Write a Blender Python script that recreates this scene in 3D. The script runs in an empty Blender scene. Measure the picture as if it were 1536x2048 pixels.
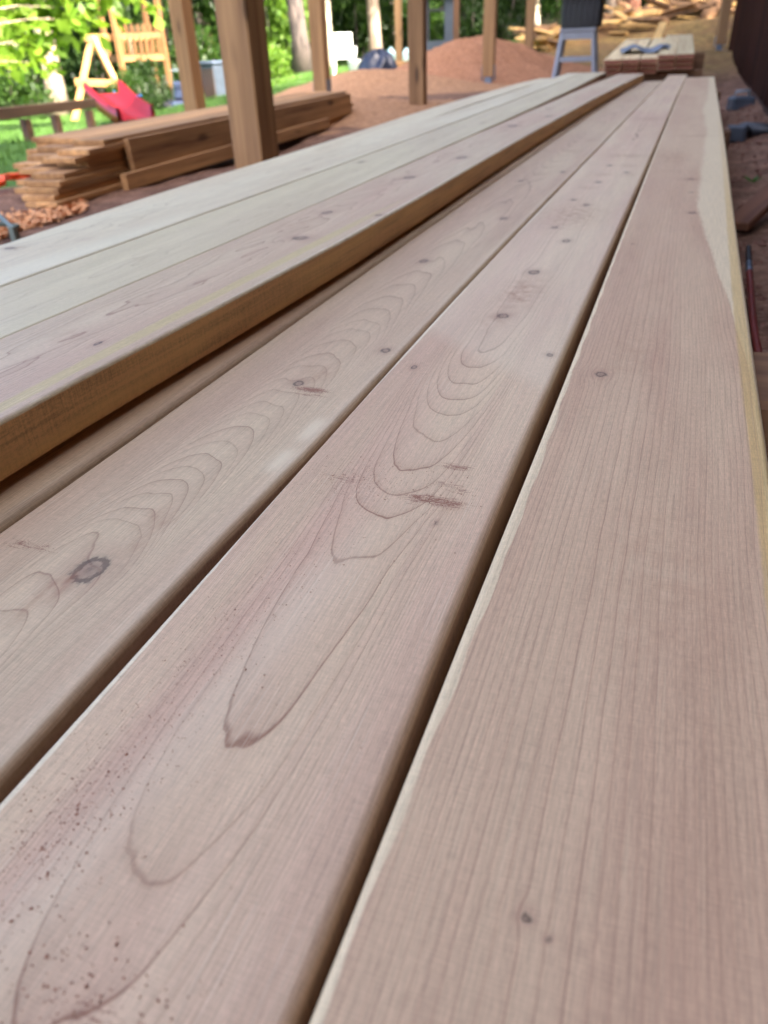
import bpy, bmesh, math, random
import numpy as np
from mathutils import Vector, Matrix

random.seed(7)
RNG = np.random.default_rng(11)
S = bpy.context.scene
COL = S.collection

# ------------------------------------------------------------------ camera
F, CX, CY = 1500.0, 768.0, 1024.0          # focal length and centre in photo pixels
H = 0.235                                   # eye height above the top of the near boards
_b = np.array([1414 - CX, 70 - CY, F]); _b /= np.linalg.norm(_b)          # along the boards
_d = np.array([102, (646 * 102 + F * F) / 954, F]); _d /= np.linalg.norm(_d)   # straight down
ROT = np.array([np.cross(_b, -_d), _b, -_d])                              # camera axes -> world axes

def at(px, py, depth):
    r = ROT @ np.array([px - CX, py - CY, F]) / F
    return Vector((r[0] * depth, r[1] * depth, H + r[2] * depth))

def onz(px, py, z):
    r = ROT @ np.array([px - CX, py - CY, F]) / F
    return at(px, py, (z - H) / r[2])

cam_d = bpy.data.cameras.new('camera'); cam = bpy.data.objects.new('camera', cam_d); COL.objects.link(cam)
m = Matrix.Identity(4)
for i in range(3):
    m[i][0], m[i][1], m[i][2] = ROT[i][0], -ROT[i][1], -ROT[i][2]
m[0][3], m[1][3], m[2][3] = 0, 0, H
cam.matrix_world = m
cam_d.sensor_fit = 'HORIZONTAL'; cam_d.sensor_width = 36.0; cam_d.lens = 36.0 * F / 1536
cam_d.clip_start = 0.01; cam_d.clip_end = 500
cam_d.dof.use_dof = True; cam_d.dof.focus_distance = 0.47; cam_d.dof.aperture_fstop = 12.5
S.camera = cam

# ------------------------------------------------------------------ light
SUN_EL, SUN_AZ = math.radians(41), math.radians(116)     # azimuth from +Y towards +X
w = bpy.data.worlds.new('World'); S.world = w; w.use_nodes = True
nt = w.node_tree; nt.nodes.clear()
sky = nt.nodes.new('ShaderNodeTexSky'); sky.sky_type = 'NISHITA'; sky.sun_disc = False
sky.sun_elevation = SUN_EL; sky.sun_rotation = SUN_AZ; sky.air_density = 0.35; sky.dust_density = 5.0; sky.ozone_density = 0.0
bg = nt.nodes.new('ShaderNodeBackground'); bg.inputs['Strength'].default_value = 0.15
wo = nt.nodes.new('ShaderNodeOutputWorld')
nt.links.new(sky.outputs[0], bg.inputs[0]); nt.links.new(bg.outputs[0], wo.inputs[0])
sd = bpy.data.lights.new('sun', 'SUN'); sd.energy = 2.0; sd.angle = math.radians(0.53); sd.color = (1.0, 0.93, 0.80)
sun = bpy.data.objects.new('sun', sd); COL.objects.link(sun)
to_sun = Vector((math.sin(SUN_AZ) * math.cos(SUN_EL), math.cos(SUN_AZ) * math.cos(SUN_EL), math.sin(SUN_EL)))
sun.rotation_euler = to_sun.to_track_quat('Z', 'Y').to_euler()
S.view_settings.view_transform = 'Standard'; S.view_settings.look = 'None'
S.view_settings.exposure = 3.6; S.view_settings.gamma = 1.0; S.view_settings.use_curve_mapping = False
S.render.engine = 'CYCLES'
S.cycles.max_bounces = 8; S.cycles.diffuse_bounces = 4; S.cycles.transmission_bounces = 4; S.cycles.transparent_max_bounces = 8
S.cycles.use_denoising = True

# ------------------------------------------------------------------ helpers
def tag(o, label=None, cat=None, group=None, kind=None):
    if label: o['label'] = label
    if cat: o['category'] = cat
    if group: o['group'] = group
    if kind: o['kind'] = kind
    return o

def link(name, me, mat=None, parent=None, smooth=False):
    o = bpy.data.objects.new(name, me); COL.objects.link(o)
    if mat and not me.materials: me.materials.append(mat)
    if parent: o.parent = parent
    if smooth:
        me.polygons.foreach_set('use_smooth', [True] * len(me.polygons))
    return o

def empty(name, loc=(0, 0, 0), rz=0.0):
    o = bpy.data.objects.new(name, None); COL.objects.link(o)
    o.location = loc; o.rotation_euler = (0, 0, rz); o.empty_display_size = 0.1
    return o

def quads_mesh(name, V, n=4):
    """V: (N, n, 3) array, one face of n corners each"""
    N = V.shape[0]
    me = bpy.data.meshes.new(name)
    me.vertices.add(N * n); me.vertices.foreach_set('co', V.reshape(-1).astype(np.float32))
    me.loops.add(N * n); me.loops.foreach_set('vertex_index', np.arange(N * n, dtype=np.int32))
    me.polygons.add(N); me.polygons.foreach_set('loop_start', np.arange(0, N * n, n, dtype=np.int32))
    me.update(calc_edges=True); me.validate()
    return me

def grid_mesh(name, P, close_u=False):
    """P: (rows, cols, 3)"""
    r, c = P.shape[:2]
    me = bpy.data.meshes.new(name)
    idx = np.arange(r * c).reshape(r, c)
    if close_u:
        nx = np.roll(idx, -1, axis=1)
        a, b, cc, dd = idx[:-1], nx[:-1], nx[1:], idx[1:]
    else:
        a, b, cc, dd = idx[:-1, :-1], idx[:-1, 1:], idx[1:, 1:], idx[1:, :-1]
    Fq = np.stack([a, b, cc, dd], -1).reshape(-1, 4).astype(np.int32)
    me.vertices.add(r * c); me.vertices.foreach_set('co', P.reshape(-1).astype(np.float32))
    me.loops.add(Fq.size); me.loops.foreach_set('vertex_index', Fq.reshape(-1))
    me.polygons.add(len(Fq)); me.polygons.foreach_set('loop_start', np.arange(0, Fq.size, 4, dtype=np.int32))
    me.update(calc_edges=True)
    return me

def bm_box(bm, c, s, rot=None, bevel=0.0):
    r = bmesh.ops.create_cube(bm, size=1.0)
    vs = r['verts']
    M = Matrix.Translation(Vector(c)) @ (rot.to_4x4() if rot else Matrix.Identity(4)) @ Matrix.Diagonal((s[0], s[1], s[2], 1))
    for v in vs: v.co = M @ v.co
    if bevel:
        es = list({e for v in vs for e in v.link_edges})
        bmesh.ops.bevel(bm, geom=es, offset=bevel, segments=1, affect='EDGES')

def mesh_of(bm, name):
    me = bpy.data.meshes.new(name); bm.normal_update(); bm.to_mesh(me); bm.free(); return me

def box(name, c, s, mat, parent=None, rot=None, bevel=0.004):
    bm = bmesh.new(); bm_box(bm, (0, 0, 0), s, None, bevel)
    o = link(name, mesh_of(bm, name), mat, parent)
    o.location = c
    if rot is not None: o.rotation_euler = rot
    return o

def bar(name, a, b, sx, sy, mat, parent=None, bevel=0.003):
    """square bar from a to b"""
    a, b = Vector(a), Vector(b); L = (b - a).length
    o = box(name, (a + b) / 2, (sx, sy, L), mat, parent, None, bevel)
    o.rotation_euler = (b - a).to_track_quat('Z', 'Y').to_euler()
    return o

def tube_mesh(name, pts, rad, n=8):
    """tube through points with a radius per point"""
    pts = [Vector(p) for p in pts]
    if not hasattr(rad, '__len__'): rad = [rad] * len(pts)
    rows = []
    for i, p in enumerate(pts):
        t = (pts[min(i + 1, len(pts) - 1)] - pts[max(i - 1, 0)]).normalized()
        ref = Vector((0, 0, 1)) if abs(t.z) < 0.9 else Vector((1, 0, 0))
        u = t.cross(ref).normalized(); v = u.cross(t)
        rows.append([p + (u * math.cos(2 * math.pi * k / n) + v * math.sin(2 * math.pi * k / n)) * rad[i] for k in range(n)])
    P = np.array([[list(q) for q in r] for r in rows])
    P = np.concatenate([np.repeat(P[:1].mean(1, keepdims=True), n, 1), P, np.repeat(P[-1:].mean(1, keepdims=True), n, 1)])
    return grid_mesh(name, P, True)

def tube(name, pts, rad, mat, parent=None, n=8):
    return link(name, tube_mesh(name, pts, rad, n), mat, parent, True)

def sinnoise(u, v, lu, lv, n=6, seed=0):
    g = np.random.default_rng(seed); out = 0
    for i in range(n):
        k = g.uniform(0.5, 1.6, 2); ph = g.uniform(0, 6.28); s = g.choice([-1, 1])
        out = out + np.sin(6.2832 * (u / lu * k[0] + s * v / lv * k[1]) + ph)
    return out / n * 1.4

# ------------------------------------------------------------------ materials
def mat_new(name):
    m = bpy.data.materials.new(name); m.use_nodes = True
    nt = m.node_tree; b = nt.nodes['Principled BSDF']
    return m, nt, b

class NB:
    """tiny node-graph helper"""
    def __init__(s, nt): s.nt = nt
    def n(s, t, **k):
        x = s.nt.nodes.new(t)
        for a, v in k.items(): setattr(x, a, v)
        return x
    def put(s, sock, v):
        if isinstance(v, bpy.types.NodeSocket): s.nt.links.new(v, sock)
        else: sock.default_value = v
    def math(s, op, a, b=0.0, clamp=False):
        x = s.n('ShaderNodeMath', operation=op, use_clamp=clamp); s.put(x.inputs[0], a); s.put(x.inputs[1], b); return x.outputs[0]
    def mix(s, f, a, b, blend='MIX'):
        x = s.n('ShaderNodeMix', data_type='RGBA', blend_type=blend)
        s.put(x.inputs[0], f); s.put(x.inputs[6], a); s.put(x.inputs[7], b); return x.outputs[2]
    def vmul(s, v, k):
        x = s.n('ShaderNodeVectorMath', operation='MULTIPLY'); s.put(x.inputs[0], v); s.put(x.inputs[1], k); return x.outputs[0]
    def noise(s, vec, scale=1.0, detail=3.0, rough=0.55, dim='3D'):
        x = s.n('ShaderNodeTexNoise', noise_dimensions=dim); s.put(x.inputs['Vector'], vec)
        x.inputs['Scale'].default_value = scale; x.inputs['Detail'].default_value = detail; x.inputs['Roughness'].default_value = rough
        return x.outputs[0]
    def ramp(s, f, pts):
        x = s.n('ShaderNodeValToRGB'); s.put(x.inputs[0], f); e = x.color_ramp.elements
        while len(e) > 1: e.remove(e[-1])
        for i, (p, c) in enumerate(pts):
            if not hasattr(c, '__len__'): c = (c, c, c)
            k = e[0] if i == 0 else e.new(p)
            k.position = p; k.color = (*c, 1)
        return x.outputs[0]
    def attr(s, name):
        return s.n('ShaderNodeAttribute', attribute_name=name, attribute_type='GEOMETRY')

def rgb(*c):
    """sRGB 0-255 to linear"""
    return tuple(((x / 255) / 12.92 if x / 255 <= 0.04045 else ((x / 255 + 0.055) / 1.055) ** 2.4) for x in c) + (1.0,)

def plank_material(name, early, late, pink, sapc, yelc, seed, late_amt=0.8, fibre=0.22, sidec=None, ring_noise=0.3, tint=(1.06, 1.02, .83), vary=1.0, soft=1.0):
    tn = lambda c: tuple(min(.86, x * k) for x, k in zip(c[:3], tint)) + (1.0,)
    early, late, pink, sapc = tn(early), tn(late), tn(pink), tn(sapc)
    m, nt, b = mat_new(name); q = NB(nt)
    g = q.attr('grain').outputs['Vector']
    off = q.n('ShaderNodeVectorMath', operation='ADD'); q.put(off.inputs[0], g); off.inputs[1].default_value = (seed * 3.1, seed * 1.7, seed * 0.9)
    g = off.outputs[0]
    ring0 = q.attr('ring').outputs['Fac']
    wob = q.noise(q.vmul(g, (40, 14, 40)), 1, 2)
    wob2 = q.noise(q.vmul(g, (260, 150, 260)), 1, 2)
    ring = q.math('ADD', ring0, q.math('ADD', q.math('MULTIPLY', q.math('SUBTRACT', wob, 0.5), ring_noise), q.math('MULTIPLY', q.math('SUBTRACT', wob2, 0.5), 0.02)))
    fr = q.math('FRACT', ring)
    latew = q.ramp(fr, [(0, 0.25), (0.04, 0.05), (0.35, 0.02), (0.70, 0.12 * soft), (0.935, 0.36 * soft), (0.97, 1.0), (0.99, 0.9), (1.0, 0.25)])
    wn = q.n('ShaderNodeTexWhiteNoise', noise_dimensions='1D'); q.put(wn.inputs['W'], q.math('FLOOR', ring))
    rr = wn.outputs['Value']
    broad = q.noise(q.vmul(g, (14, 1.6, 14)), 1, 3)
    tone = q.noise(q.vmul(g, (45, 2.2, 45)), 1, 3)
    col = q.mix(q.math('MULTIPLY', q.ramp(broad, [(0.38, 0), (0.66, 1)]), 0.75), early, pink)
    pk = q.attr('pink').outputs['Fac']
    col = q.mix(pk, col, pink)
    col = q.mix(q.math('MULTIPLY', rr, 0.20 * vary), col, pink)
    col = q.mix(q.math('MULTIPLY', q.ramp(tone, [(0.35, 0), (0.7, 1)]), 0.20 * vary), col, late)
    sap = q.attr('sap').outputs['Fac']; yel = q.attr('yel').outputs['Fac']
    edge = q.math('MULTIPLY', q.math('SUBTRACT', q.noise(q.vmul(g, (300, 60, 300)), 1, 3), 0.5), 0.5)
    sapm = q.ramp(q.math('ADD', sap, edge), [(0.40, 0), (0.64, .9)])
    yelm = q.ramp(q.math('ADD', yel, edge), [(0.3, 0), (0.75, 1)])
    col = q.mix(sapm, col, sapc)
    col = q.mix(q.math('MULTIPLY', yelm, 0.68), col, yelc)
    amt = q.math('MULTIPLY', latew, q.math('MULTIPLY', late_amt, q.math('ADD', 0.55, q.math('MULTIPLY', rr, 0.45))))
    amt = q.math('MULTIPLY', amt, q.math('SUBTRACT', 1.0, q.math('MULTIPLY', sapm, 0.72)))
    col = q.mix(amt, col, late)
    # fibres, thin pale rays, faint planer chatter
    fib = q.noise(q.vmul(g, (900, 16, 900)), 1, 2, 0.6)
    fib2 = q.noise(q.vmul(g, (2600, 160, 2600)), 1, 1)
    col = q.mix(fibre, col, q.mix(1.0, col, q.ramp(fib, [(0.32, 0.45), (0.5, 0.95), (0.7, 1.25)]), 'MULTIPLY'))
    col = q.mix(0.30, col, q.mix(1.0, col, q.ramp(fib2, [(0.3, 0.55), (0.7, 1.3)]), 'MULTIPLY'))
    chat = q.noise(q.vmul(g, (110, 1300, 110)), 1, 1)
    col = q.mix(0.16, col, q.mix(1.0, col, q.ramp(chat, [(0.3, 0.55), (0.7, 1.3)]), 'MULTIPLY'))
    ray = q.noise(q.vmul(g, (1500, 11, 1500)), 1, 0)
    col = q.mix(q.math('MULTIPLY', q.ramp(ray, [(0.68, 0), (0.76, 1)]), 0.22), col, sapc)
    # weathered pale / damp dark tone changes
    pale = q.attr('pale').outputs['Fac']
    col = q.mix(q.math('MULTIPLY', pale, 0.55), col, sapc)
    # side faces, rough sawn
    if sidec is not None:
        sidef = q.attr('side').outputs['Fac']
        rough = q.math('ADD', q.math('MULTIPLY', q.noise(q.vmul(g, (500, 260, 600)), 1, 4, 0.7), .36), q.math('ADD', q.math('MULTIPLY', q.noise(q.vmul(g, (200, 560, 20)), 1, 2, 0.6), .22), q.math('MULTIPLY', q.noise(q.vmul(g, (200, 5, 220)), 1, 3, 0.6), .42)))
        sc = q.mix(q.ramp(rough, [(0.36, 0), (0.54, 1)]), tuple(c * 0.5 for c in sidec[:3]) + (1,), sidec)
        sc = q.mix(q.math('MULTIPLY', q.ramp(q.noise(q.vmul(g, (20, 5, 60)), 1, 2), [(0.4, 0), (0.65, 1)]), 0.6), sc, (sidec[0] * 1.15, sidec[1] * 1.25, sidec[2] * 1.1, 1))
        col = q.mix(sidef, col, sc)
    # knots
    kn = q.math('ADD', q.attr('knot').outputs['Fac'], q.math('MULTIPLY', q.math('SUBTRACT', q.noise(q.vmul(g, (300, 180, 300)), 1, 3), 0.5), 0.95))
    kn = q.math('MULTIPLY', kn, 0.25)     # 0.25 = the rim of a knot
    kmix = q.ramp(kn, [(0.0, 0.75), (0.14, 0.6), (0.20, 0.8), (0.245, 0.75), (0.28, 0.28), (0.5, 0.12), (0.8, 0.0)])
    kcol = q.ramp(kn, [(0.0, rgb(104, 80, 62)[:3]), (0.12, rgb(150, 120, 96)[:3]), (0.19, rgb(84, 60, 44)[:3]), (0.27, rgb(62, 42, 30)[:3]), (0.35, rgb(150, 100, 80)[:3]), (1.0, rgb(150, 105, 85)[:3])])
    col = q.mix(kmix, col, kcol)
    hot = q.attr('rust').outputs['Fac']
    col = q.mix(q.math('MULTIPLY', q.math('MULTIPLY', hot, q.ramp(q.noise(q.vmul(g, (90, 60, 90)), 1, 4), [(0.35, 0.1), (0.7, 1)])), 0.75), col, rgb(150, 92, 58))
    # reddish mud and sawdust smears
    dirt = q.attr('dirt').outputs['Fac']
    dn = q.noise(q.vmul(g, (110, 800, 110)), 1, 5, 0.8)
    dn2 = q.noise(q.vmul(g, (70, 260, 70)), 1, 3, 0.6)
    dm = q.ramp(q.math('ADD', q.math('MULTIPLY', dirt, 0.26), q.math('ADD', q.math('MULTIPLY', dn, 0.75), q.math('MULTIPLY', q.noise(q.vmul(g, (1100, 1100, 1100)), 1, 2), 0.30))), [(0.72, 0), (0.80, .95)])
    dm = q.math('MULTIPLY', dm, q.ramp(dirt, [(0.03, 0), (0.2, 0.9)]))
    col = q.mix(dm, col, q.mix(dn2, rgb(112, 56, 34), rgb(152, 92, 62)))
    nt.links.new(col, b.inputs['Base Color'])
    b.inputs['Roughness'].default_value = 0.58
    b.inputs['Specular IOR Level'].default_value = 0.42
    hgt = q.math('ADD', q.math('MULTIPLY', fib, 0.5), q.math('ADD', q.math('MULTIPLY', latew, 0.35), q.math('MULTIPLY', fib2, 0.35)))
    if sidec is not None: hgt = q.math('ADD', hgt, q.math('MULTIPLY', q.math('MULTIPLY', rough, sidef), 3.0))
    bp = q.n('ShaderNodeBump'); bp.inputs['Strength'].default_value = 0.55; bp.inputs['Distance'].default_value = 0.00025
    nt.links.new(hgt, bp.inputs['Height']); nt.links.new(bp.outputs[0], b.inputs['Normal'])
    return m

def timber_material(name, light, dark, axis='Y', rough=0.75, scale=1.0, contrast=1.0, spec=.35, knots=False):
    m, nt, b = mat_new(name); q = NB(nt)
    tc = q.n('ShaderNodeTexCoord').outputs['Object']
    oi = q.n('ShaderNodeObjectInfo').outputs['Random']
    ad = q.n('ShaderNodeVectorMath', operation='ADD'); q.put(ad.inputs[0], tc)
    cb = q.n('ShaderNodeCombineXYZ'); 
    for i in range(3): q.put(cb.inputs[i], q.math('MULTIPLY', oi, 37.0 + 11 * i))
    q.put(ad.inputs[1], cb.outputs[0]); v = ad.outputs[0]
    st = {'X': (1.2, 38, 38), 'Y': (38, 1.2, 38), 'Z': (38, 38, 1.2)}[axis]
    st = tuple(x * scale for x in st)
    a = q.noise(q.vmul(v, st), 1, 4, 0.6); c = q.noise(q.vmul(v, tuple(x * 0.18 for x in st)), 1, 2)
    f = q.math('ADD', q.math('MULTIPLY', a, 0.65), q.math('MULTIPLY', c, 0.35))
    col = q.mix(q.ramp(f, [(0.5 - 0.16 / contrast, 0), (0.5 + 0.16 / contrast, 1)]), dark, light)
    if knots:
        vo = q.n('ShaderNodeTexVoronoi'); q.put(vo.inputs['Vector'], q.vmul(v, {'X': (2.4, 8, 8), 'Y': (8, 2.4, 8), 'Z': (8, 8, 2.4)}[axis])); vo.inputs['Scale'].default_value = 1.0
        kd = q.math('ADD', vo.outputs['Distance'], q.math('MULTIPLY', q.math('SUBTRACT', a, .5), .12))
        col = q.mix(q.ramp(kd, [(0.0, .85), (.10, .75), (.14, .3), (.22, 0)]), col, tuple(x * .35 for x in dark[:3]) + (1,))
        st_ = q.noise(q.vmul(v, tuple(x * 3.2 for x in st)), 1, 1)
        col = q.mix(q.math('MULTIPLY', q.ramp(st_, [(.68, 0), (.74, 1)]), .5), col, tuple(x * .4 for x in dark[:3]) + (1,))
    hv = q.n('ShaderNodeHueSaturation'); q.put(hv.inputs['Value'], q.math('ADD', 0.72, q.math('MULTIPLY', oi, 0.5))); q.put(hv.inputs['Color'], col)
    nt.links.new(hv.outputs[0], b.inputs['Base Color']); b.inputs['Roughness'].default_value = rough; b.inputs['Specular IOR Level'].default_value = spec
    bp = q.n('ShaderNodeBump'); bp.inputs['Strength'].default_value = 0.4; bp.inputs['Distance'].default_value = 0.002
    nt.links.new(a, bp.inputs['Height']); nt.links.new(bp.outputs[0], b.inputs['Normal'])
    return m

def plain(name, c, rough=0.5, metal=0.0, var=0.25, scale=9.0, spec=0.5):
    m, nt, b = mat_new(name); q = NB(nt)
    tc = q.n('ShaderNodeTexCoord').outputs['Object']
    n = q.noise(tc, scale, 4)
    col = q.mix(q.ramp(n, [(0.3, 0), (0.7, 1)]), tuple(x * (1 - var) for x in c[:3]) + (1,), tuple(min(1, x * (1 + var)) for x in c[:3]) + (1,))
    nt.links.new(col, b.inputs['Base Color']); b.inputs['Roughness'].default_value = rough; b.inputs['Metallic'].default_value = metal
    b.inputs['Specular IOR Level'].default_value = spec
    nt.links.new(q.math('ADD', rough - 0.08, q.math('MULTIPLY', n, 0.16)), b.inputs['Roughness'])
    return m

def leaf_material(name, c1, c2, trans=0.45):
    m = bpy.data.materials.new(name); m.use_nodes = True; nt = m.node_tree; nt.nodes.clear(); q = NB(nt)
    geo = q.n('ShaderNodeNewGeometry')
    col = q.mix(geo.outputs['Random Per Island'], c1, c2)
    d = q.n('ShaderNodeBsdfDiffuse'); t = q.n('ShaderNodeBsdfTranslucent'); gl = q.n('ShaderNodeBsdfGlossy'); gl.inputs['Roughness'].default_value = 0.45
    nt.links.new(col, d.inputs[0]); nt.links.new(q.mix(0.5, col, (c2[0] * 1.5, c2[1] * 1.5, c2[2] * 0.6, 1)), t.inputs[0])
    m1 = q.n('ShaderNodeMixShader'); m1.inputs[0].default_value = trans; nt.links.new(d.outputs[0], m1.inputs[1]); nt.links.new(t.outputs[0], m1.inputs[2])
    m2 = q.n('ShaderNodeMixShader'); m2.inputs[0].default_value = 0.02; nt.links.new(m1.outputs[0], m2.inputs[1]); nt.links.new(gl.outputs[0], m2.inputs[2])
    o = q.n('ShaderNodeOutputMaterial'); nt.links.new(m2.outputs[0], o.inputs[0])
    return m

def bark_material(name, light, dark):
    m, nt, b = mat_new(name); q = NB(nt)
    tc = q.n('ShaderNodeTexCoord').outputs['Object']
    n = q.noise(q.vmul(tc, (14, 14, 2.2)), 1, 5, 0.65); p = q.noise(q.vmul(tc, (2, 2, 0.9)), 1, 3)
    col = q.mix(q.ramp(n, [(0.38, 0), (0.62, 1)]), dark, light)
    col = q.mix(q.math('MULTIPLY', q.ramp(p, [(0.45, 0), (0.65, 1)]), 0.5), col, light)
    nt.links.new(col, b.inputs['Base Color']); b.inputs['Roughness'].default_value = 0.9
    bp = q.n('ShaderNodeBump'); bp.inputs['Strength'].default_value = 0.8; bp.inputs['Distance'].default_value = 0.03
    nt.links.new(n, bp.inputs['Height']); nt.links.new(bp.outputs[0], b.inputs['Normal'])
    return m

# ------------------------------------------------------------------ ground
CTRL = np.array([
    (0, 0, -.215), (0, 3, -.215), (-2, 2.3, -.215), (-2.4, 6, -.215), (.6, 6, -.215), (-2.4, 10, -.2), (3, 0, -.215), (3, 6, -.2),
    (-3.5, 0, -.26), (0, -5, -.215), (-6, -3, -.4), (0, 9, -.2), (-1, 12, -.13), (-2.64, 13.9, -.07), (.13, 16.3, -.02), (-3.5, 18, .02),
    (-1, 19, .15), (.3, 20, .55), (2.5, 19, .8), (-1.5, 23, .7), (1, 25, 1.3), (-4, 23, .25), (-4, 4, -.36), (-8, 8, -.62), (-12, 12, -.88),
    (-11.6, 17.6, -.97), (-15, 17.8, -1.05), (-20, 20, -1.2), (-5.3, 13.9, -.345), (-8, 19, -.32), (-9, 26, -.2), (-15, 28, -.9),
    (-25, 30, -1.0), (-20, 5, -1.2), (-10, -5, -.8), (0, 40, 2.6), (20, 40, 3.0), (-20, 45, 1.2), (-40, 50, 1.0), (15, 15, .4), (15, 0, -.2),
    (-40, 20, -1.5), (-40, 0, -1.5), (0, 60, 6), (-30, 65, 5), (-60, 60, 4), (30, 60, 6), (0, -20, -.3)])

def ground_z(x, y):
    x = np.asarray(x, float); y = np.asarray(y, float)
    d2 = (x[..., None] - CTRL[:, 0]) ** 2 + (y[..., None] - CTRL[:, 1]) ** 2
    wgt = 1.0 / (d2 + 0.4) ** 1.9
    z = (wgt * CTRL[:, 2]).sum(-1) / wgt.sum(-1)
    return z

def gz(x, y): return float(ground_z(np.array([x]), np.array([y]))[0])

_gx = np.concatenate([np.linspace(-160, -30, 20), np.linspace(-28, -6, 60), np.linspace(-5.8, 3, 130), np.linspace(3.3, 30, 40), np.linspace(35, 160, 16)])
_gy = np.concatenate([np.linspace(-120, -10, 16), np.linspace(-9, -1, 20), np.linspace(-.9, 14, 190), np.linspace(14.2, 34, 90), np.linspace(35, 200, 40)])
GX, GY = np.meshgrid(_gx, _gy)
GZ = ground_z(GX, GY)
near = np.clip(1 - np.hypot(GX + 0.5, GY - 4) / 14, 0, 1)
GZ = GZ + near * (0.010 * sinnoise(GX, GY, .5, .5, 8, 3) + 0.004 * sinnoise(GX, GY, .14, .14, 8, 4)) + 0.03 * sinnoise(GX, GY, 3, 3, 6, 5) * np.clip(np.hypot(GX, GY - 3) / 12 - .4, 0, 1)
GZ = GZ + 0.05 * np.exp(-((GX - .39) / .12) ** 2) * (GY > -3) * (GY < 15) * (0.6 + 0.4 * sinnoise(GX, GY, .5, .8, 5, 9))   # loose soil banked along the house wall
gme = grid_mesh('ground', np.stack([GX, GY, GZ], -1))
gm, nt, b = mat_new('soil_and_lawn'); q = NB(nt)
geo = q.n('ShaderNodeNewGeometry').outputs['Position']
sx = q.n('ShaderNodeSeparateXYZ'); q.put(sx.inputs[0], geo)
n1 = q.noise(geo, 1.3, 4); n2 = q.noise(geo, 9, 5, .65); n3 = q.noise(geo, 60, 4, .7)
soil = q.mix(q.ramp(n2, [(.35, 0), (.65, 1)]), rgb(96, 68, 52), rgb(144, 108, 86))
soil = q.mix(q.math('MULTIPLY', q.ramp(n3, [(.52, 0), (.66, 1)]), .5), soil, rgb(176, 146, 122))
soil = q.mix(q.math('MULTIPLY', q.ramp(n3, [(.30, 1), (.42, 0)]), .6), soil, rgb(48, 34, 30))
grass = q.mix(q.ramp(n2, [(.3, 0), (.7, 1)]), (.035, .085, .016, 1), (.085, .17, .028, 1))
litter = q.mix(q.ramp(n2, [(.35, 0), (.65, 1)]), rgb(92, 72, 40), rgb(158, 128, 78))
litter = q.mix(q.math('MULTIPLY', q.ramp(n1, [(.45, 0), (.6, 1)]), .5), litter, rgb(120, 82, 58))
# lawn lies left of the lumber pile
lx = q.math('ADD', q.math('MULTIPLY', sx.outputs[0], -1.0), q.math('MULTIPLY', q.math('SUBTRACT', n1, .5), 1.6))
lawn = q.math('MULTIPLY', q.ramp(q.math('MULTIPLY', q.math('SUBTRACT', lx, 3.2), 1.0), [(0.0, 0), (.5, 1)]), 1.0)
fy = q.ramp(q.math('MULTIPLY', q.math('SUBTRACT', q.math('ADD', sx.outputs[1], q.math('MULTIPLY', n1, 3.0)), 11.0), .2), [(0, 0), (.5, 1)])
base = q.mix(fy, soil, litter)
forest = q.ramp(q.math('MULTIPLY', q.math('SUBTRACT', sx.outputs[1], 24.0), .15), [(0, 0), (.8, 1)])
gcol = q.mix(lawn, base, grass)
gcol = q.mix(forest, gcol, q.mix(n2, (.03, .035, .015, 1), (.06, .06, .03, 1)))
nt.links.new(gcol, b.inputs['Base Color']); b.inputs['Roughness'].default_value = .95; b.inputs['Specular IOR Level'].default_value = .15
bp = q.n('ShaderNodeBump'); bp.inputs['Strength'].default_value = .9; bp.inputs['Distance'].default_value = .012
nt.links.new(q.math('ADD', n2, q.math('MULTIPLY', n3, .6)), bp.inputs['Height']); nt.links.new(bp.outputs[0], b.inputs['Normal'])
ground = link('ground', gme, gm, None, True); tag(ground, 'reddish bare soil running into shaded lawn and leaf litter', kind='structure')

# ------------------------------------------------------------------ the near planks
def interp(pts):
    ys = np.array([p[0] for p in pts]); xs = np.array([p[1] for p in pts])
    # smooth monotone-ish interpolation
    def f(y):
        y = np.asarray(y, float)
        s = 0
        for k in (-0.5, -0.25, 0, 0.25, 0.5):
            s = s + np.interp(y + k * np.clip(y * .5, .02, .8), ys, xs)
        return s / 5
    return f

def y_samples(y0, y1, fine):
    ys = [y0]
    while ys[-1] < y1:
        y = ys[-1]
        st = .02 if y < .03 else (fine if y < .75 else (fine * 2 if y < 1.3 else min(.07, fine * 2 + (y - 1.3) * .02)))
        ys.append(y + st)
    ys[-1] = y1
    return np.array(ys)

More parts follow.
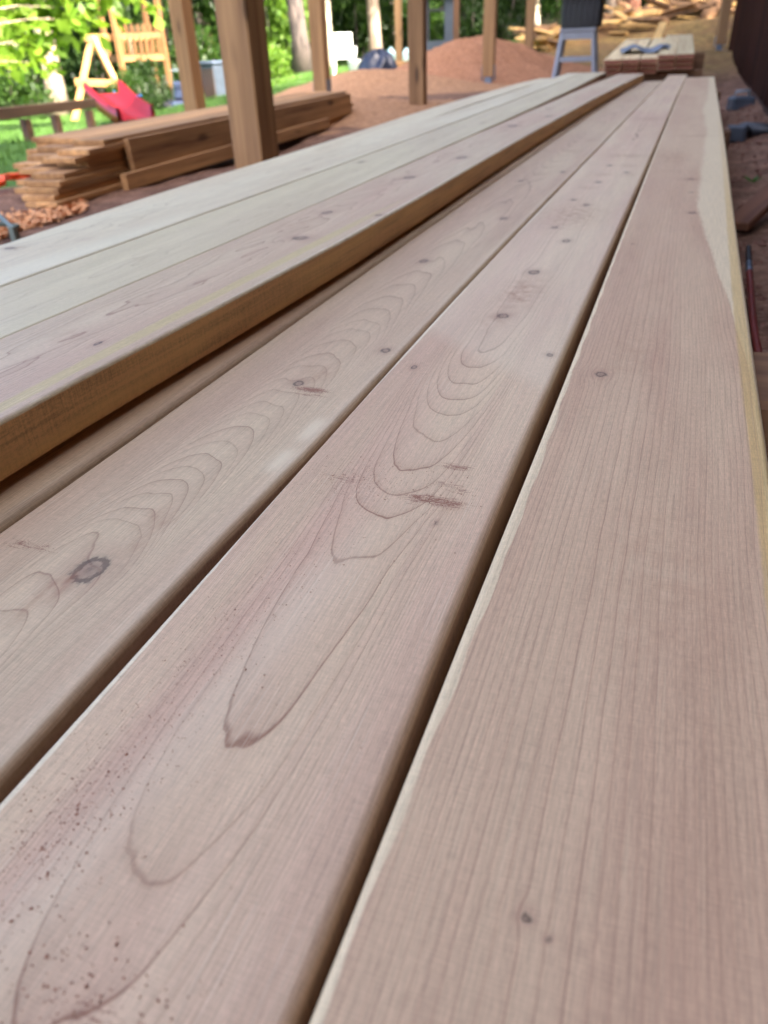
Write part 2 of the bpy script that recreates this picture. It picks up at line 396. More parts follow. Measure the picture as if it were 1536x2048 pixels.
def make_plank(name, label, xl, xr, ztop, th, y0, y1, ring, mat, fine=.004, nu=60, knots=(), dirt=(), sap=None, yel=None, pale=None, pink=None, rust=(), rl=.004, rr=.008, bow=None, seed=0, group='smooth planks laid out on the near stack'):
    fl, fr = interp(xl), interp(xr)
    ys = y_samples(y0, y1, fine)
    W0 = .14
    # profile: u across (0..W0), z below the top; starts at the bottom left, goes over the top to the right and back below
    prof = []
    for k in range(5): prof.append((0.0, -th + .003 + (th - .003 - rl) * k / 4, 1.0))
    for k in range(1, 5):
        a = k / 5 * math.pi / 2; prof.append((rl - rl * math.cos(a), -rl + rl * math.sin(a), 0.0))
    for k in range(nu + 1): prof.append((rl + (W0 - rl - rr) * k / nu, 0.0, 0.0))
    for k in range(1, 6):
        a = k / 6 * math.pi / 2; prof.append((W0 - rr + rr * math.sin(a), -rr + rr * math.cos(a), 0.0))
    for k in range(7): prof.append((W0, -rr - (th - .003 - rr) * k / 6, 1.0))
    prof.append((W0 - .003, -th, 1.0)); prof.append((.003, -th, 1.0))
    prof = np.array(prof)
    U, V = np.meshgrid(prof[:, 0], ys); Z = np.broadcast_to(prof[:, 1], U.shape); SD = np.broadcast_to(prof[:, 2], U.shape)
    XL, XR = fl(ys)[:, None], fr(ys)[:, None]
    X = XL + (XR - XL) * U / W0
    ZB = (bow(ys)[:, None] if bow else 0.0) + ztop + Z + .0003 * sinnoise(U, V, .1, .5, 5, seed + 50)
    P = np.stack([X, np.broadcast_to(V, X.shape), ZB], -1)
    # close both ends
    c0 = P[:1].copy(); c1 = P[-1:].copy()
    mid = lambda R: np.repeat(R.mean(1, keepdims=True), R.shape[1], 1)
    Pa = np.concatenate([mid(c0), P, mid(c1)])
    pad = lambda A: np.concatenate([A[:1], A, A[-1:]])
    U2, V2, Z2, S2 = pad(np.array(U)), pad(V), pad(np.array(Z)), pad(np.array(SD))
    me = grid_mesh(name, Pa, True)
    # grain field
    uu = U2.copy(); rg_add = 0
    KN = np.full(U2.shape, 4.0)
    for (ku, kv, ru, rv, st) in knots:
        du, dv = U2 - ku, V2 - kv
        e = np.exp(-((du / (ru * 2.6)) ** 2 + (dv / (rv * 2.2)) ** 2))
        uu = uu - du * st * e
        rg_add = rg_add + .4 * st * np.exp(-((du / (ru * 4)) ** 2 + (dv / (rv * 2.0)) ** 2))
        dd = np.hypot(du / (ru * .85), dv / (rv * .72))
        KN = np.minimum(KN, np.where(Z2 > -.012, dd, 4.0))
    RG = ring(uu, V2, Z2) + rg_add
    def put(nm, A):
        a = me.attributes.new(nm, 'FLOAT', 'POINT'); a.data.foreach_set('value', np.broadcast_to(A, U2.shape).reshape(-1).astype(np.float32))
    put('ring', RG); put('knot', KN); put('side', S2)
    z0 = np.zeros(U2.shape)
    put('sap', sap(U2, V2) if sap else z0); put('yel', yel(U2, V2) if yel else z0)
    put('pale', pale(U2, V2) if pale else z0); put('pink', pink(U2, V2) if pink else z0)
    D = z0.copy()
    for (du_, dv_, su, sv, amp) in dirt:
        D = np.maximum(D, amp * np.exp(-(np.abs((U2 - du_) / su) ** 3 + np.abs((V2 - dv_) / sv) ** 2)))
    put('dirt', D)
    Rr = z0.copy()
    for (du_, dv_, su, sv, amp) in rust:
        Rr = np.maximum(Rr, amp * np.exp(-(((U2 - du_) / su) ** 2 + ((V2 - dv_) / sv) ** 2)))
    put('rust', Rr)
    a = me.attributes.new('grain', 'FLOAT_VECTOR', 'POINT')
    a.data.foreach_set('vector', np.stack([U2, V2, Z2], -1).reshape(-1).astype(np.float32))
    # origin at the near bottom corner
    o = link(name, me, mat, None, True)
    org = Vector((float(P[:, :, 0].mean()), float(ys[0]), ztop - th))
    co = np.empty(len(me.vertices) * 3, np.float32); me.vertices.foreach_get('co', co); co = co.reshape(-1, 3) - np.array(org, np.float32)
    me.vertices.foreach_set('co', co.reshape(-1)); me.update(); o.location = org
    tag(o, label, 'plank', group)
    return o

E_TAN, E_PALE = rgb(216, 196, 160), rgb(222, 208, 170)
LATE = rgb(150, 104, 82); PINK = rgb(204, 172, 148); SAP = rgb(232, 222, 194); YEL = rgb(208, 170, 98); SIDE = rgb(226, 178, 122)

TH = .038
def flat_sawn(cu, dpts, aL, aR, seed, namp=.5, wig=.004, plainw=False):
    dv = np.array([p[0] for p in dpts]); dd = np.array([p[1] for p in dpts])
    def f(u, v, z):
        c = cu + wig * np.sin(v * 9 + seed) + wig * .6 * np.sin(v * 23 + seed * 2)
        du = u - c
        a = np.where(du < 0, aL, aR)
        d = np.interp(v, dv, dd) - z * 330
        ad = np.abs(du); ad = ad * ad / (ad + .005) * 1.06; w_ = a * ad * (.52 + .48 * (ad / .045) ** 1.6) if not plainw else a * ad
        r = np.sqrt(w_ ** 2 + np.abs(d) ** 2 + .5)
        return r + namp * sinnoise(u, v, .035, .16, 7, seed) + namp * .18 * sinnoise(u, v, .012, .05, 7, seed + 1)
    return f

# --- right-hand plank: straight quarter grain, sapwood on both edges
R_L = [(-1, -.0645), (.1, -.0645), (.3, -.066), (.6, -.0665), (.93, -.069), (1.86, -.074), (4, -.083), (7, -.086)]
R_R = [(-1, .078), (.5, .0795), (1.28, .081), (2.2, .086), (6.5, .089)]
_sv = np.array([0, .34, .5, .64, .82, 1.08, 1.44, 1.87, 2.6, 3.4, 3.9, 7]); _sx = np.array([.148, .1345, .1350, .1335, .127, .105, .088, .092, .096, .082, .098, .11])
_fv = np.linspace(-1, 7, 1601); _fx = np.interp(_fv, _sv, _sx); _fx = np.convolve(np.pad(_fx, 30, 'edge'), np.hanning(61) / np.hanning(61).sum(), 'valid')
def r_sapb(v): return np.interp(v, _fv, _fx) + .0012 * np.sin(v * 13) + .0007 * np.sin(v * 31)
def r_ring(u, v, z):
    sh = (.135 - r_sapb(v)) * np.clip(u / .135, 0, 1) ** 2.2 * .9
    return (u + sh) * 250 + 1.6 * np.sin((u + sh) * 62) + 1.5 * np.sin(u * 21 + 1) - z * 60 + .2 * sinnoise(u, v, .06, .8, 8, 21) + .07 * sinnoise(u, v, .02, .12, 8, 22)
def r_sap(u, v):
    bl = np.interp(v, [0, .1, .2, .31, .39, .46, .55, .9, 2], [.0036, .0037, .0052, .0068, .0068, .0062, .0045, .0032, .003]) + .0006 * np.sin(v * 90)
    left = np.clip((bl - u) / .0025 + .5, 0, 1)
    right = np.clip((u - r_sapb(v)) / (.004 + .028 * np.clip(v - .7, 0, 1)) + .5, 0, 1) * np.clip(1.05 - (v - .9) * .15, .75, 1)
    return np.maximum(left, right)
def r_yel(u, v):
    c = np.interp(v, [0, .4, .65, .8, 1.1, 1.5, 2.2, 4], [.1345, .1345, .1325, .132, .1325, .133, .132, .133])
    return np.exp(-((u - c) / .0055) ** 4) * np.interp(v, [0, .6, .9, 1.3, 2.5, 4], [1, 1, .9, .8, .45, .2])
def r_pale(u, v):
    return .35 * np.clip((v - .9) / .8, 0, 1) * np.clip(1.2 - np.abs(sinnoise(u, v, .4, 1.3, 4, 31)), 0, 1)
mR = plank_material('plank_pink_straight', rgb(200, 178, 150), rgb(136, 98, 78), rgb(182, 149, 126), rgb(214, 203, 172), YEL, 1, late_amt=.75, fibre=.24, ring_noise=.14, tint=(1.15, 1.0, .83), vary=.5, soft=.7)
make_plank('plank', 'rightmost smooth plank with straight pinkish grain and yellow streak on its right edge', R_L, R_R, 0, TH, -.55, 6.1, r_ring, mR, fine=.004, nu=64,
    knots=[(.0255, .61, .0052, .0075, .7), (.052, .139, .0022, .0028, .4), (.0595, .134, .0011, .0013, .2), (.053, .548, .0008, .001, .2), (.084, 1.329, .006, .010, .5), (.077, 1.672, .006, .011, .5), (.017, 1.095, .002, .004, .3), (.080, 1.52, .005, .006, .4)],
    sap=r_sap, yel=r_yel, pale=r_pale, rust=[(.075, 2.45, .035, .03, .7), (.075, 1.67, .02, .016, .7), (.05, 1.78, .03, .02, .4), (.033, 2.02, .03, .11, .8), (.045, .66, .02, .06, .35), (.08, .33, .03, .08, .3)], rl=.0035, rr=.004, seed=1)

# --- middle plank: nested arches that close towards the camera
M_L = [(-1, -.2055), (.12, -.2055), (.17, -.206), (.32, -.2085), (.51, -.2125), (.6, -.2145), (1.09, -.2165), (2.1, -.214), (6.3, -.214)]
M_R = [(-1, -0.0681), (.1, -0.0686), (.3, -0.0736), (.6, -0.0756), (.92, -0.0768), (1.86, -0.0786), (3.98, -0.0871), (6.5, -0.0871)]
tips = [.637, .595, .557, .526, .498, .454, .407, .375, .350, .302, .170, .110, .060, -.05, -.2]
dM = [(-.6, 8 + 18)] + [(tv, 8 + k) for k, tv in list(enumerate(tips))[::-1]] + [(.70, 7.65), (.80, 7.42), (1.1, 7.25), (1.5, 7.15), (2.2, 7.1), (3.2, 6.6), (6.5, 6.2)]
def m_pale(u, v):
    a = np.clip((v - (.555 - (u - .13) * .9)) / .03, 0, 1) * .4 * np.clip(1.25 - (v - .55) / 2.2, .4, 1)
    bq = .45 * np.exp(-((u - .055 - (v - .2) * .12) / .014) ** 2) * np.clip((.36 - v) / .1, 0, 1)
    return np.maximum(a, bq)
def m_pink(u, v):
    return .8 * np.exp(-((u - .022 - .02 * np.sin(v * 5)) / .014) ** 2) * np.clip((.62 - v) / .3, 0, 1) + .4 * np.exp(-((u - .125) / .02) ** 2) * np.clip((.5 - v) / .2, 0, 1)
mM = plank_material('plank_arched', rgb(216, 197, 163), rgb(140, 100, 74), PINK, SAP, YEL, 2, late_amt=.95, fibre=.25, sidec=rgb(192, 154, 126), ring_noise=.12, tint=(1.11, 1.0, .88), soft=.65)
make_plank('plank', 'middle smooth plank with large nested arch grain and reddish sawdust smears', M_L, M_R, 0, TH, -.5, 6.55, flat_sawn(.0725, dM, 350, 450, 5, .11, .0012), mM, fine=.0032, nu=72,
    knots=[(.064, .746, .0068, .0095, .75), (.064, .922, .0075, .012, .7), (.077, 1.097, .006, .012, .5), (.047, 1.184, .005, .010, .5), (.128, .645, .0034, .0052, .6), (.0195, .586, .0028, .006, .6), (.07, 1.373, .006, .012, .5), (.042, 1.417, .005, .01, .4), (.062, 1.62, .006, .014, .4), (.06, 1.85, .006, .014, .4), (.105, 1.75, .006, .012, .4), (.108, .352, .0016, .003, .4)],
    dirt=[(.102, .421, .016, .0065, 1.0), (.100, .376, .027, .009, 1.1), (.112, .391, .012, .007, .8), (.103, .397, .014, .005, .9), (.035, .386, .020, .010, .75), (.05, .368, .04, .02, .5), (.07, .345, .06, .07, .30), (.04, .25, .04, .10, .26), (.03, .13, .03, .05, .36), (.085, .07, .012, .006, .8)],
    rust=[(.085, 2.02, .045, .03, .8), (.08, 3.0, .05, .06, .7), (.06, 1.72, .02, .02, .6), (.1, 1.85, .016, .02, .6), (.05, 1.55, .016, .02, .6), (.112, 1.72, .014, .016, .6), (.066, .83, .02, .06, .9), (.06, .74, .018, .04, .45), (.06, 1.28, .04, .09, .8), (.115, .372, .006, .012, .6)],
    pale=m_pale, pink=m_pink, sap=lambda u, v: np.clip((.0022 + .0015 * np.sin(v * 11) - u) / .002 + .5, 0, 1), rl=.0022, rr=.0052, seed=2)

# --- left-hand plank of the low layer: small tight arches closing away from the camera
L_L = [(-1, -.346), (.27, -.348), (.6, -.3505), (.92, -.354), (2, -.3555), (6.2, -.356)]
L_R = [(-1, -0.2111), (.13, -0.2141), (.17, -0.2161), (.34, -0.2171), (.51, -0.2141), (.62, -0.2171), (1.09, -0.2198), (2.1, -0.2166), (6, -0.2166)]
tl = [.289, .312, .343, .373, .407, .450, .488, .54, .585, .65, .699, .772, .861, .98, 1.15]
dL = [(-.5, 4), (.1, 6.5), (.2, 9.5)] + [(tv, 12 + 1.7 * k) for k, tv in enumerate(tl)] + [(1.6, 38), (2.6, 28), (6, 38)]
mL = plank_material('plank_tight_arches', rgb(210, 192, 160), rgb(136, 100, 76), rgb(198, 170, 144), SAP, YEL, 3, late_amt=.72, fibre=.24, sidec=rgb(184, 150, 122), ring_noise=.12, tint=(1.09, 1.0, .87))
make_plank('plank', 'plank with tight feathered grain, one large open knot and a brown smear', L_L, L_R, 0, TH, -.45, 5.7, flat_sawn(.071, dL, 560, 500, 9, .16, .002), mL, fine=.0035, nu=66,
    knots=[(.082, .253, .0105, .0165, .9), (.077, .526, .0052, .0075, .8), (.1235, .619, .0052, .0075, .7), (.056, .949, .006, .012, .6), (.10, 1.239, .006, .012, .5), (.05, 1.62, .006, .014, .5), (.115, 1.75, .006, .014, .5)],
    dirt=[(.094, .516, .021, .008, 1.2), (.098, .506, .022, .005, .9), (.062, .512, .02, .006, .35), (.030, .262, .026, .006, .85), (.018, .258, .018, .004, .7), (.095, .287, .03, .010, .42), (.06, .22, .03, .05, .3)],
    rust=[(.086, .55, .014, .02, .6), (.088, .30, .012, .03, .5), (.0715, .222, .0035, .022, 1.0), (.077, .238, .004, .014, 1.0), (.1, 2.35, .02, .03, .6), (.085, 2.1, .02, .03, .6)],
    pale=lambda u, v: .95 * np.exp(-((u - .1265) / .006) ** 2) * (np.exp(-((v - .448) / .02) ** 4) + np.exp(-((v - .398) / .018) ** 4)) + .25 * np.exp(-((u - .134) / .004) ** 2),
    rl=.0022, rr=.005, seed=3)

# --- plank half hidden under the upper layer
mQ = plank_material('plank_half_hidden', rgb(200, 178, 150), LATE, PINK, SAP, YEL, 4, late_amt=.5, fibre=.35, sidec=rgb(176, 126, 96))
make_plank('plank', 'shaded plank half hidden below the edge of the upper planks', [(-1, -.493), (7, -.502)], [(-1, -.355), (.3, -.3565), (.9, -.3590), (2, -.360), (6.3, -.3605)], -.0005, TH, -.4, 5.9,
    flat_sawn(.07, [(-1, 12), (7, 20)], 330, 330, 12), mQ, fine=.006, nu=26, rl=.003, rr=.0085, seed=4)

# --- three planks of the upper layer
ZT = .041
def bowP(y): return .0022 * np.clip(1 - (y - .2) / 2.2, 0, 1)
mP3 = plank_material('plank_yellow_streak', rgb(208, 192, 164), rgb(146, 108, 86), rgb(202, 172, 150), SAP, rgb(206, 186, 122), 5, tint=(1.05, .985, .84), late_amt=.9, fibre=.22, sidec=SIDE)
P3_R = [(-1, -.385), (.32, -.3835), (.45, -.383), (.63, -.3755), (.95, -.3685), (1.5, -.375), (2.03, -.380), (3.6, -.374), (5.76, -.336)]
P3_L = [(-1, -.512), (.45, -.510), (.6, -.508), (1.02, -.5055), (1.64, -.513), (4.57, -.521), (5.6, -.501)]
def p3_yel(u, v): return np.exp(-((u - .119 - .004 * np.sin(v * 6)) / .0085) ** 4) * np.clip((1.35 - v) / .5, .15, 1) * .9
make_plank('plank', 'raised plank with yellow streak and rough brown side face', P3_L, P3_R, ZT, .038, -.3, 5.76, flat_sawn(.055, [(-1, 6), (.3, 9), (.8, 7), (1.3, 12), (2.4, 8), (6, 14)], 230, 300, 15), mP3, fine=.005, nu=44,
    knots=[(.082, .857, .012, .012, .6), (.098, .465, .003, .007, .5), (.045, 1.02, .008, .014, .3), (.128, 1.012, .006, .008, .4), (.06, 1.35, .011, .02, .4), (.085, 1.62, .012, .024, .4), (.05, 2.3, .014, .035, .4), (.1, 2.6, .012, .03, .4)],
    rust=[(.04, .92, .03, .03, .35), (.05, .48, .02, .02, .3)], yel=p3_yel,
    sap=lambda u, v: np.clip((u - (.1345 + .002 * np.sin(v * 4))) / .004 + .5, 0, 1) * .6, rl=.0025, rr=.0035, bow=bowP, seed=5)
mP2 = plank_material('plank_pale_grey', rgb(208, 198, 166), rgb(152, 128, 100), rgb(198, 182, 156), SAP, YEL, 6, tint=(1.02, .965, .82), late_amt=.65, fibre=.26, sidec=rgb(160, 120, 84))
P2_R = [(-1, -.5155), (.45, -.514), (.6, -.512), (1.02, -.5095), (1.64, -.517), (2.5, -.526), (4.1, -.556), (5.5, -.60), (6.2, -.62)]
P2_L = [(-1, -.642), (.59, -.642), (1.3, -.645), (1.42, -.646), (2.5, -.662), (4.07, -.699), (6.24, -.765)]
make_plank('plank', 'pale plain plank between the whitish plank and the raised yellow streaked plank', P2_L, P2_R, ZT, .038, -.2, 6.2, flat_sawn(.08, [(-1, 14), (1, 8), (2, 12), (6, 9)], 260, 280, 18), mP2, fine=.007, nu=34,
    knots=[(.03, 1.55, .007, .018, .4), (.09, 2.4, .007, .02, .4)], pale=lambda u, v: .3 + .2 * sinnoise(u, v, .08, .9, 5, 60), rl=.003, rr=.004, seed=6)
mP1 = plank_material('plank_white_sapwood', rgb(226, 218, 194), rgb(176, 158, 128), rgb(212, 196, 170), rgb(236, 232, 212), rgb(214, 196, 142), 7, tint=(1.0, .955, .80), late_amt=.65, fibre=.26, sidec=rgb(170, 130, 90))
P1_R = [(-1, -.6455), (.59, -.6455), (1.3, -.6485), (1.42, -.6495), (2.5, -.666), (4.07, -.704), (6.24, -.771)]
P1_L = [(-1, -.800), (.76, -.803), (1.06, -.792), (1.75, -.788), (2.3, -.775), (4.07, -.822), (5.06, -.847), (6.2, -.885)]
make_plank('plank', 'whitish plank along the far left side of the near stack', P1_L, P1_R, ZT, .038, -.15, 6.2, flat_sawn(.05, [(-1, 10), (1, 14), (2, 9), (6, 12)], 200, 240, 24), mP1, fine=.008, nu=30,
    knots=[(.085, .806, .006, .006, .4), (.026, .745, .008, .008, .3), (.10, 1.44, .005, .012, .3)], pale=lambda u, v: .5 * np.exp(-((u - .115) / .02) ** 2) * np.clip((1.1 - v) / .4, 0, 1), rl=.003, rr=.004, seed=7)
# a plank of the low layer sticking out beyond the upper ones
k = (H + .0) / (H - ZT)
P0_L = [(-1, -.93), (.8, -.955), (1.06 * k, -.835 * k), (1.75 * k, -.852 * k), (2.95 * k, -.923 * k), (4.78 * k, -.967 * k), (7.2, -1.12)]
make_plank('plank', 'pale low plank jutting out past the whitish plank at the far left', P0_L, [(a, x + .14) for a, x in P0_L], -.001, TH, .1, 6.6, flat_sawn(.06, [(-1, 10), (6, 14)], 240, 240, 27), mP1, fine=.012, nu=16, rl=.003, rr=.004, seed=8)

# squared bearers that carry the stack
mBear = timber_material('bearer_timber', rgb(150, 112, 80), rgb(96, 68, 48), 'X')
for yb in (.75, 3.1, 5.3):
    o = box('bearer', (-.5, yb, -.127), (1.25, .14, .174), mBear, None, None, .006)
    tag(o, 'squared timber bearer lying across under the near stack', 'timber', 'bearers under the near stack')
mFill = timber_material('inner_plank', rgb(190, 160, 136), rgb(150, 116, 96), 'Y')
for xb in (-.575, -.72):
    o = box('plank', (xb - .0, 3.0, -.0195), (.139, 5.6, .037), mFill, None, None, .003)
    tag(o, 'plank of the low layer fully covered by the upper planks', 'plank', 'covered planks of the near stack')

# ------------------------------------------------------------------ sawdust crumbs
def crumbs():
    Vs = []
    def lay(n, u0, v0, su, sv, z, smin, smax):
        for _ in range(n):
            x = u0 + RNG.normal() * su; y = v0 + RNG.normal() * sv
            if not (-.204 < x < -.084): continue
            s = RNG.uniform(smin, smax) * .8 * (1 if RNG.random() < .9 else 1.8); a = RNG.uniform(0, 6.28); e = RNG.uniform(.4, 1)
            c, sn = math.cos(a), math.sin(a); hgt = s * RNG.uniform(.25, .6)
            p = [np.array([x + (c * i - sn * j * e) * s, y + (sn * i + c * j * e) * s, z]) for i, j in ((1, .2), (.1, 1), (-1, -.1), (-.2, -1))]
            top = np.array([x + RNG.normal() * s * .3, y + RNG.normal() * s * .3, z + hgt])
            for k in range(4): Vs.append([p[k], p[(k + 1) % 4], top])
    lay(442, -.18, .115, .014, .022, .0002, .00022, .0006)
    lay(442, -.172, .19, .012, .045, .0002, .0002, .00045)
    lay(340, -.165, .30, .018, .05, .0002, .0002, .0004)
    lay(646, -.165, .385, .025, .018, .0002, .0002, .00045)
    lay(272, -.11, .39, .02, .025, .0002, .0002, .00045)
    lay(204, -.135, .07, .02, .012, .0002, .0003, .0007)
    lay(272, -.145, .2, .035, .09, .0002, .0002, .00045)
    return quads_mesh('sawdust_crumbs', np.array(Vs), 3)
mCr = plain('sawdust', rgb(146, 94, 68), .9, 0, .4, 900)
o = link('sawdust_crumbs', crumbs(), mCr); tag(o, 'reddish brown sawdust crumbs scattered on the middle plank', 'sawdust', None, 'stuff')

# ------------------------------------------------------------------ house wall on the right
mSid = timber_material('siding_wood', rgb(64, 32, 19), rgb(32, 18, 12), 'Z', .95, 1, 1, .06)
mRoof = plain('roof_shingle', rgb(80, 74, 70), .9, 0, .3, 5)
mCore = plain('house_core', rgb(70, 46, 36), .9)
hx, hy0, hy1, hh = .40, -7.0, 17.0, 7.6
house = empty('house', (hx, 0, -.25))
tag(house, 'house with dark reddish brown vertical board siding at the right', 'house')
bm = bmesh.new(); bm_box(bm, (4.52, (hy0 + hy1) / 2, hh / 2), (9.0, hy1 - hy0, hh)); link('wall', mesh_of(bm, 'wall'), mCore, house)
bmb = bmesh.new(); bm_box(bmb, (0, 0, hh / 2), (.022, .182, hh - .1), None, .003); sme = mesh_of(bmb, 'siding_board'); sme.materials.append(mSid)
yy = hy0 + .1; i = 0
while yy < hy1:
    o = link('siding_board', sme, None, house); o.location = (.005 + .004 * (i % 2), yy, .06 + RNG.uniform(-.01, .01)); yy += .192; i += 1
bm = bmesh.new()
vs = [bm.verts.new(p) for p in ((-.35, hy0 - .4, hh), (9.5, hy0 - .4, hh), (4.6, hy0 - .4, hh + 2.6), (-.35, hy1 + .4, hh), (9.5, hy1 + .4, hh), (4.6, hy1 + .4, hh + 2.6))]
for f in ((0, 2, 1), (3, 4, 5), (0, 3, 5, 2), (1, 2, 5, 4), (0, 1, 4, 3)): bm.faces.new([vs[j] for j in f])
link('roof', mesh_of(bm, 'roof'), mRoof, house)

# ------------------------------------------------------------------ posts
mPost = timber_material('post_timber', rgb(165, 128, 86), rgb(116, 84, 54), 'Z', .7, .8, 1.0, .35, True)
mMet = plain('galvanised_metal', rgb(120, 130, 142), .45, .8, .2, 20)
def post(px, py, depth, w, rz, label, base, zb=None):
    p = at(px, py, depth); z = gz(p.x, p.y) if zb is None else zb
    e = empty('post', (p.x, p.y, z), rz); tag(e, label, 'post', 'square timber posts standing along the boards')
    box('shaft', (0, 0, (.10 if base else -.02) + 1.4), (w, w, 2.8), mPost, e, None, .006)
    if base:
        bm = bmesh.new(); bm_box(bm, (0, 0, .004), (w * 1.3, w * 1.3, .008)); bm_box(bm, (0, 0, .05), (w * .6, w * .6, .09))
        bm_box(bm, (w * .53, 0, .14), (.006, w * .8, .16)); bm_box(bm, (-w * .53, 0, .14), (.006, w * .8, .16))
        link('post_base', mesh_of(bm, 'post_base'), mMet, e)
    return e
post(512, 300, 3.15, .14, math.radians(-4), 'nearest thick timber post standing in front of the weathered lumber pile', False)
post(385, 180, 6.6, .14, math.radians(-4), 'timber post behind the lumber pile beside the dark wheeled bin', False)
post(643, 150, 7.6, .14, math.radians(2), 'timber post rising behind the far end of the lumber pile', True)
post(836, 190, 6.15, .125, math.radians(4), 'timber post in front of the reddish sand heap left flank', False)
post(976, 176, 9.2, .14, math.radians(4), 'timber post standing at the right flank of the sand heap with grey metal foot', True)
post(1056, 126, 12.2, .14, math.radians(6), 'slim far post between the sand heap and the grey stool', True)
post(1438, 96, 13.4, .16, math.radians(8), 'dark far post next to the house wall corner', True)
post(799, 150, 14.5, .12, math.radians(8), 'thin distant post beside the tied dark bag', False)

def adopt(e, objs):
    for o in objs:
        o.parent = e; o.location = Vector(o.location) - Vector(e.location)

# ------------------------------------------------------------------ weathered lumber pile
mOld = timber_material('old_lumber', rgb(206, 160, 106), rgb(132, 94, 60), 'Y', .8, .9, 1.0, .35, True)
A0 = onz(77, 430, -.215); B0 = onz(699, 240, -.215)
tdir = (B0 - A0).normalized(); ndir = Vector((-tdir.y, tdir.x, 0)); rzp = math.atan2(-tdir.x, tdir.y)
lens = [2.6, 2.8, 3.0, 3.2, 3.35, 3.5, 3.65]; blens = {}
for L in lens:
    bm = bmesh.new(); bm_box(bm, (0, L / 2, .00975), (.138, L, .0195), None, .002); blens[L] = mesh_of(bm, 'rough_board'); blens[L].materials.append(mOld)
def proj_x(P):
    d = ROT.T @ (np.array(P) - np.array([0, 0, H])); return CX + F * d[0] / d[2]
def start_for(off, z, tx):
    lo, hi = -1.0, 3.0
    for _ in range(30):
        mid_ = (lo + hi) / 2; p = A0 + ndir * off + tdir * mid_
        if proj_x((p.x, p.y, z)) < tx: lo = mid_
        else: hi = mid_
    return lo
lay_word = ['bottom', 'second lowest', 'third lowest', 'fourth lowest', 'middle', 'fourth highest', 'third highest', 'second highest', 'topmost']
col_word = ['front row', 'middle row', 'rear row']
for lay in range(9):
    for j in range(3):
        tx = (58 - 6 * j) + ((118, 80, 46)[j] - (58 - 6 * j)) * (lay / 8) ** 1.6 + RNG.uniform(-26, 30)
        st = start_for(.005 + .148 * j + .15, -.205 + .0205 * lay, tx)
        L = min(lens, key=lambda q_: abs(q_ - (3.85 - st))) if RNG.random() < .7 else random.choice(lens)
        p = A0 + ndir * (.075 + .148 * j + RNG.uniform(-.012, .012)) + tdir * st
        o = bpy.data.objects.new('rough_board', blens[L]); COL.objects.link(o)
        o.location = (p.x, p.y, -.212 + .0205 * lay); o.rotation_euler = (0, 0, rzp + RNG.uniform(-.012, .012))
        tag(o, 'rough board in the %s layer, %s of the weathered lumber pile' % (lay_word[lay], col_word[j]), 'board', 'rough boards in the weathered lumber pile')
# planks standing on edge against the front of the pile
for kk, (s0, L, zz, offn, lab) in enumerate([(.62, 3.1, -.168, -.018, 'wide brown board standing on edge against the front of the lumber pile'), (.5, 2.6, -.213, -.045, 'low board on edge at the foot of the lumber pile, near the thick post')]):
    bm = bmesh.new(); bm_box(bm, (0, L / 2, .065 if kk == 0 else .03), (.026, L, .13 if kk == 0 else .06), None, .002)
    o = link('rough_board', mesh_of(bm, 'rough_board'), mOld)
    p = A0 + ndir * offn + tdir * s0; o.location = (p.x, p.y, zz + (.0 if kk == 0 else .0)); o.rotation_euler = (0, -.06, rzp)
    tag(o, lab, 'board')

# ------------------------------------------------------------------ second plank stack beyond the ends
mEnd = timber_material('red_heart_plank', rgb(232, 212, 160), rgb(200, 166, 120), 'Y', .7)
mEndD = plain('plank_end_grain', rgb(142, 88, 66), .85, 0, .35, 30)
def end_plank(L, w, t):
    bm = bmesh.new(); bm_box(bm, (0, L / 2, t / 2), (w, L, t), None, .003)
    me = mesh_of(bm, 'plank'); me.materials.append(mEnd); me.materials.append(mEndD)
    for p in me.polygons:
        if abs(p.normal.y) > .9 or abs(p.normal.x) > .9: p.material_index = 1
    return me
epm = end_plank(2.9, .139, .038)
P = at(1312, 116, 6.2); tilt = math.radians(2.7); rzs = math.radians(1.5)
xs = [-.345, -.203, -.060, .083, .226]
for lay in range(3):
    for j, xo in enumerate(xs):
        o = bpy.data.objects.new('plank', epm); COL.objects.link(o)
        dz = -.039 * (2 - lay) - .038 + (.024 if j > 2 else 0)
        dy = (0, .02, .05, .0, .015)[j] + (.0, .02, -.03)[lay]
        if lay == 0: dy += .06
        o.location = (P.x + xo, P.y + dy, P.z + dz); o.rotation_euler = (tilt, 0, rzs + RNG.uniform(-.004, .004))
        lab = 'short plank with dark red end grain in the stack beyond the near planks'
        if lay == 2: lab = ['leftmost top plank of the far stack', 'top plank of the far stack, second from left under the grey cloth', 'middle top plank of the far stack next to the cloth edge', 'top plank of the far stack left of its right edge', 'rightmost top plank of the far stack'][j]
        tag(o, lab, 'plank', 'planks in the stack beyond the near planks')
for k, yb in enumerate((.35, 2.3)):
    zt = P.z - .117 + yb * math.tan(tilt); z0 = gz(P.x, P.y + yb)
    o = box('bearer', (P.x - .05, P.y + yb, (zt + z0) / 2 - .004), (.86, .14, zt - z0 - .004), mBear); tag(o, 'squared timber bearer under the far plank stack', 'timber', 'bearers under the far stack')
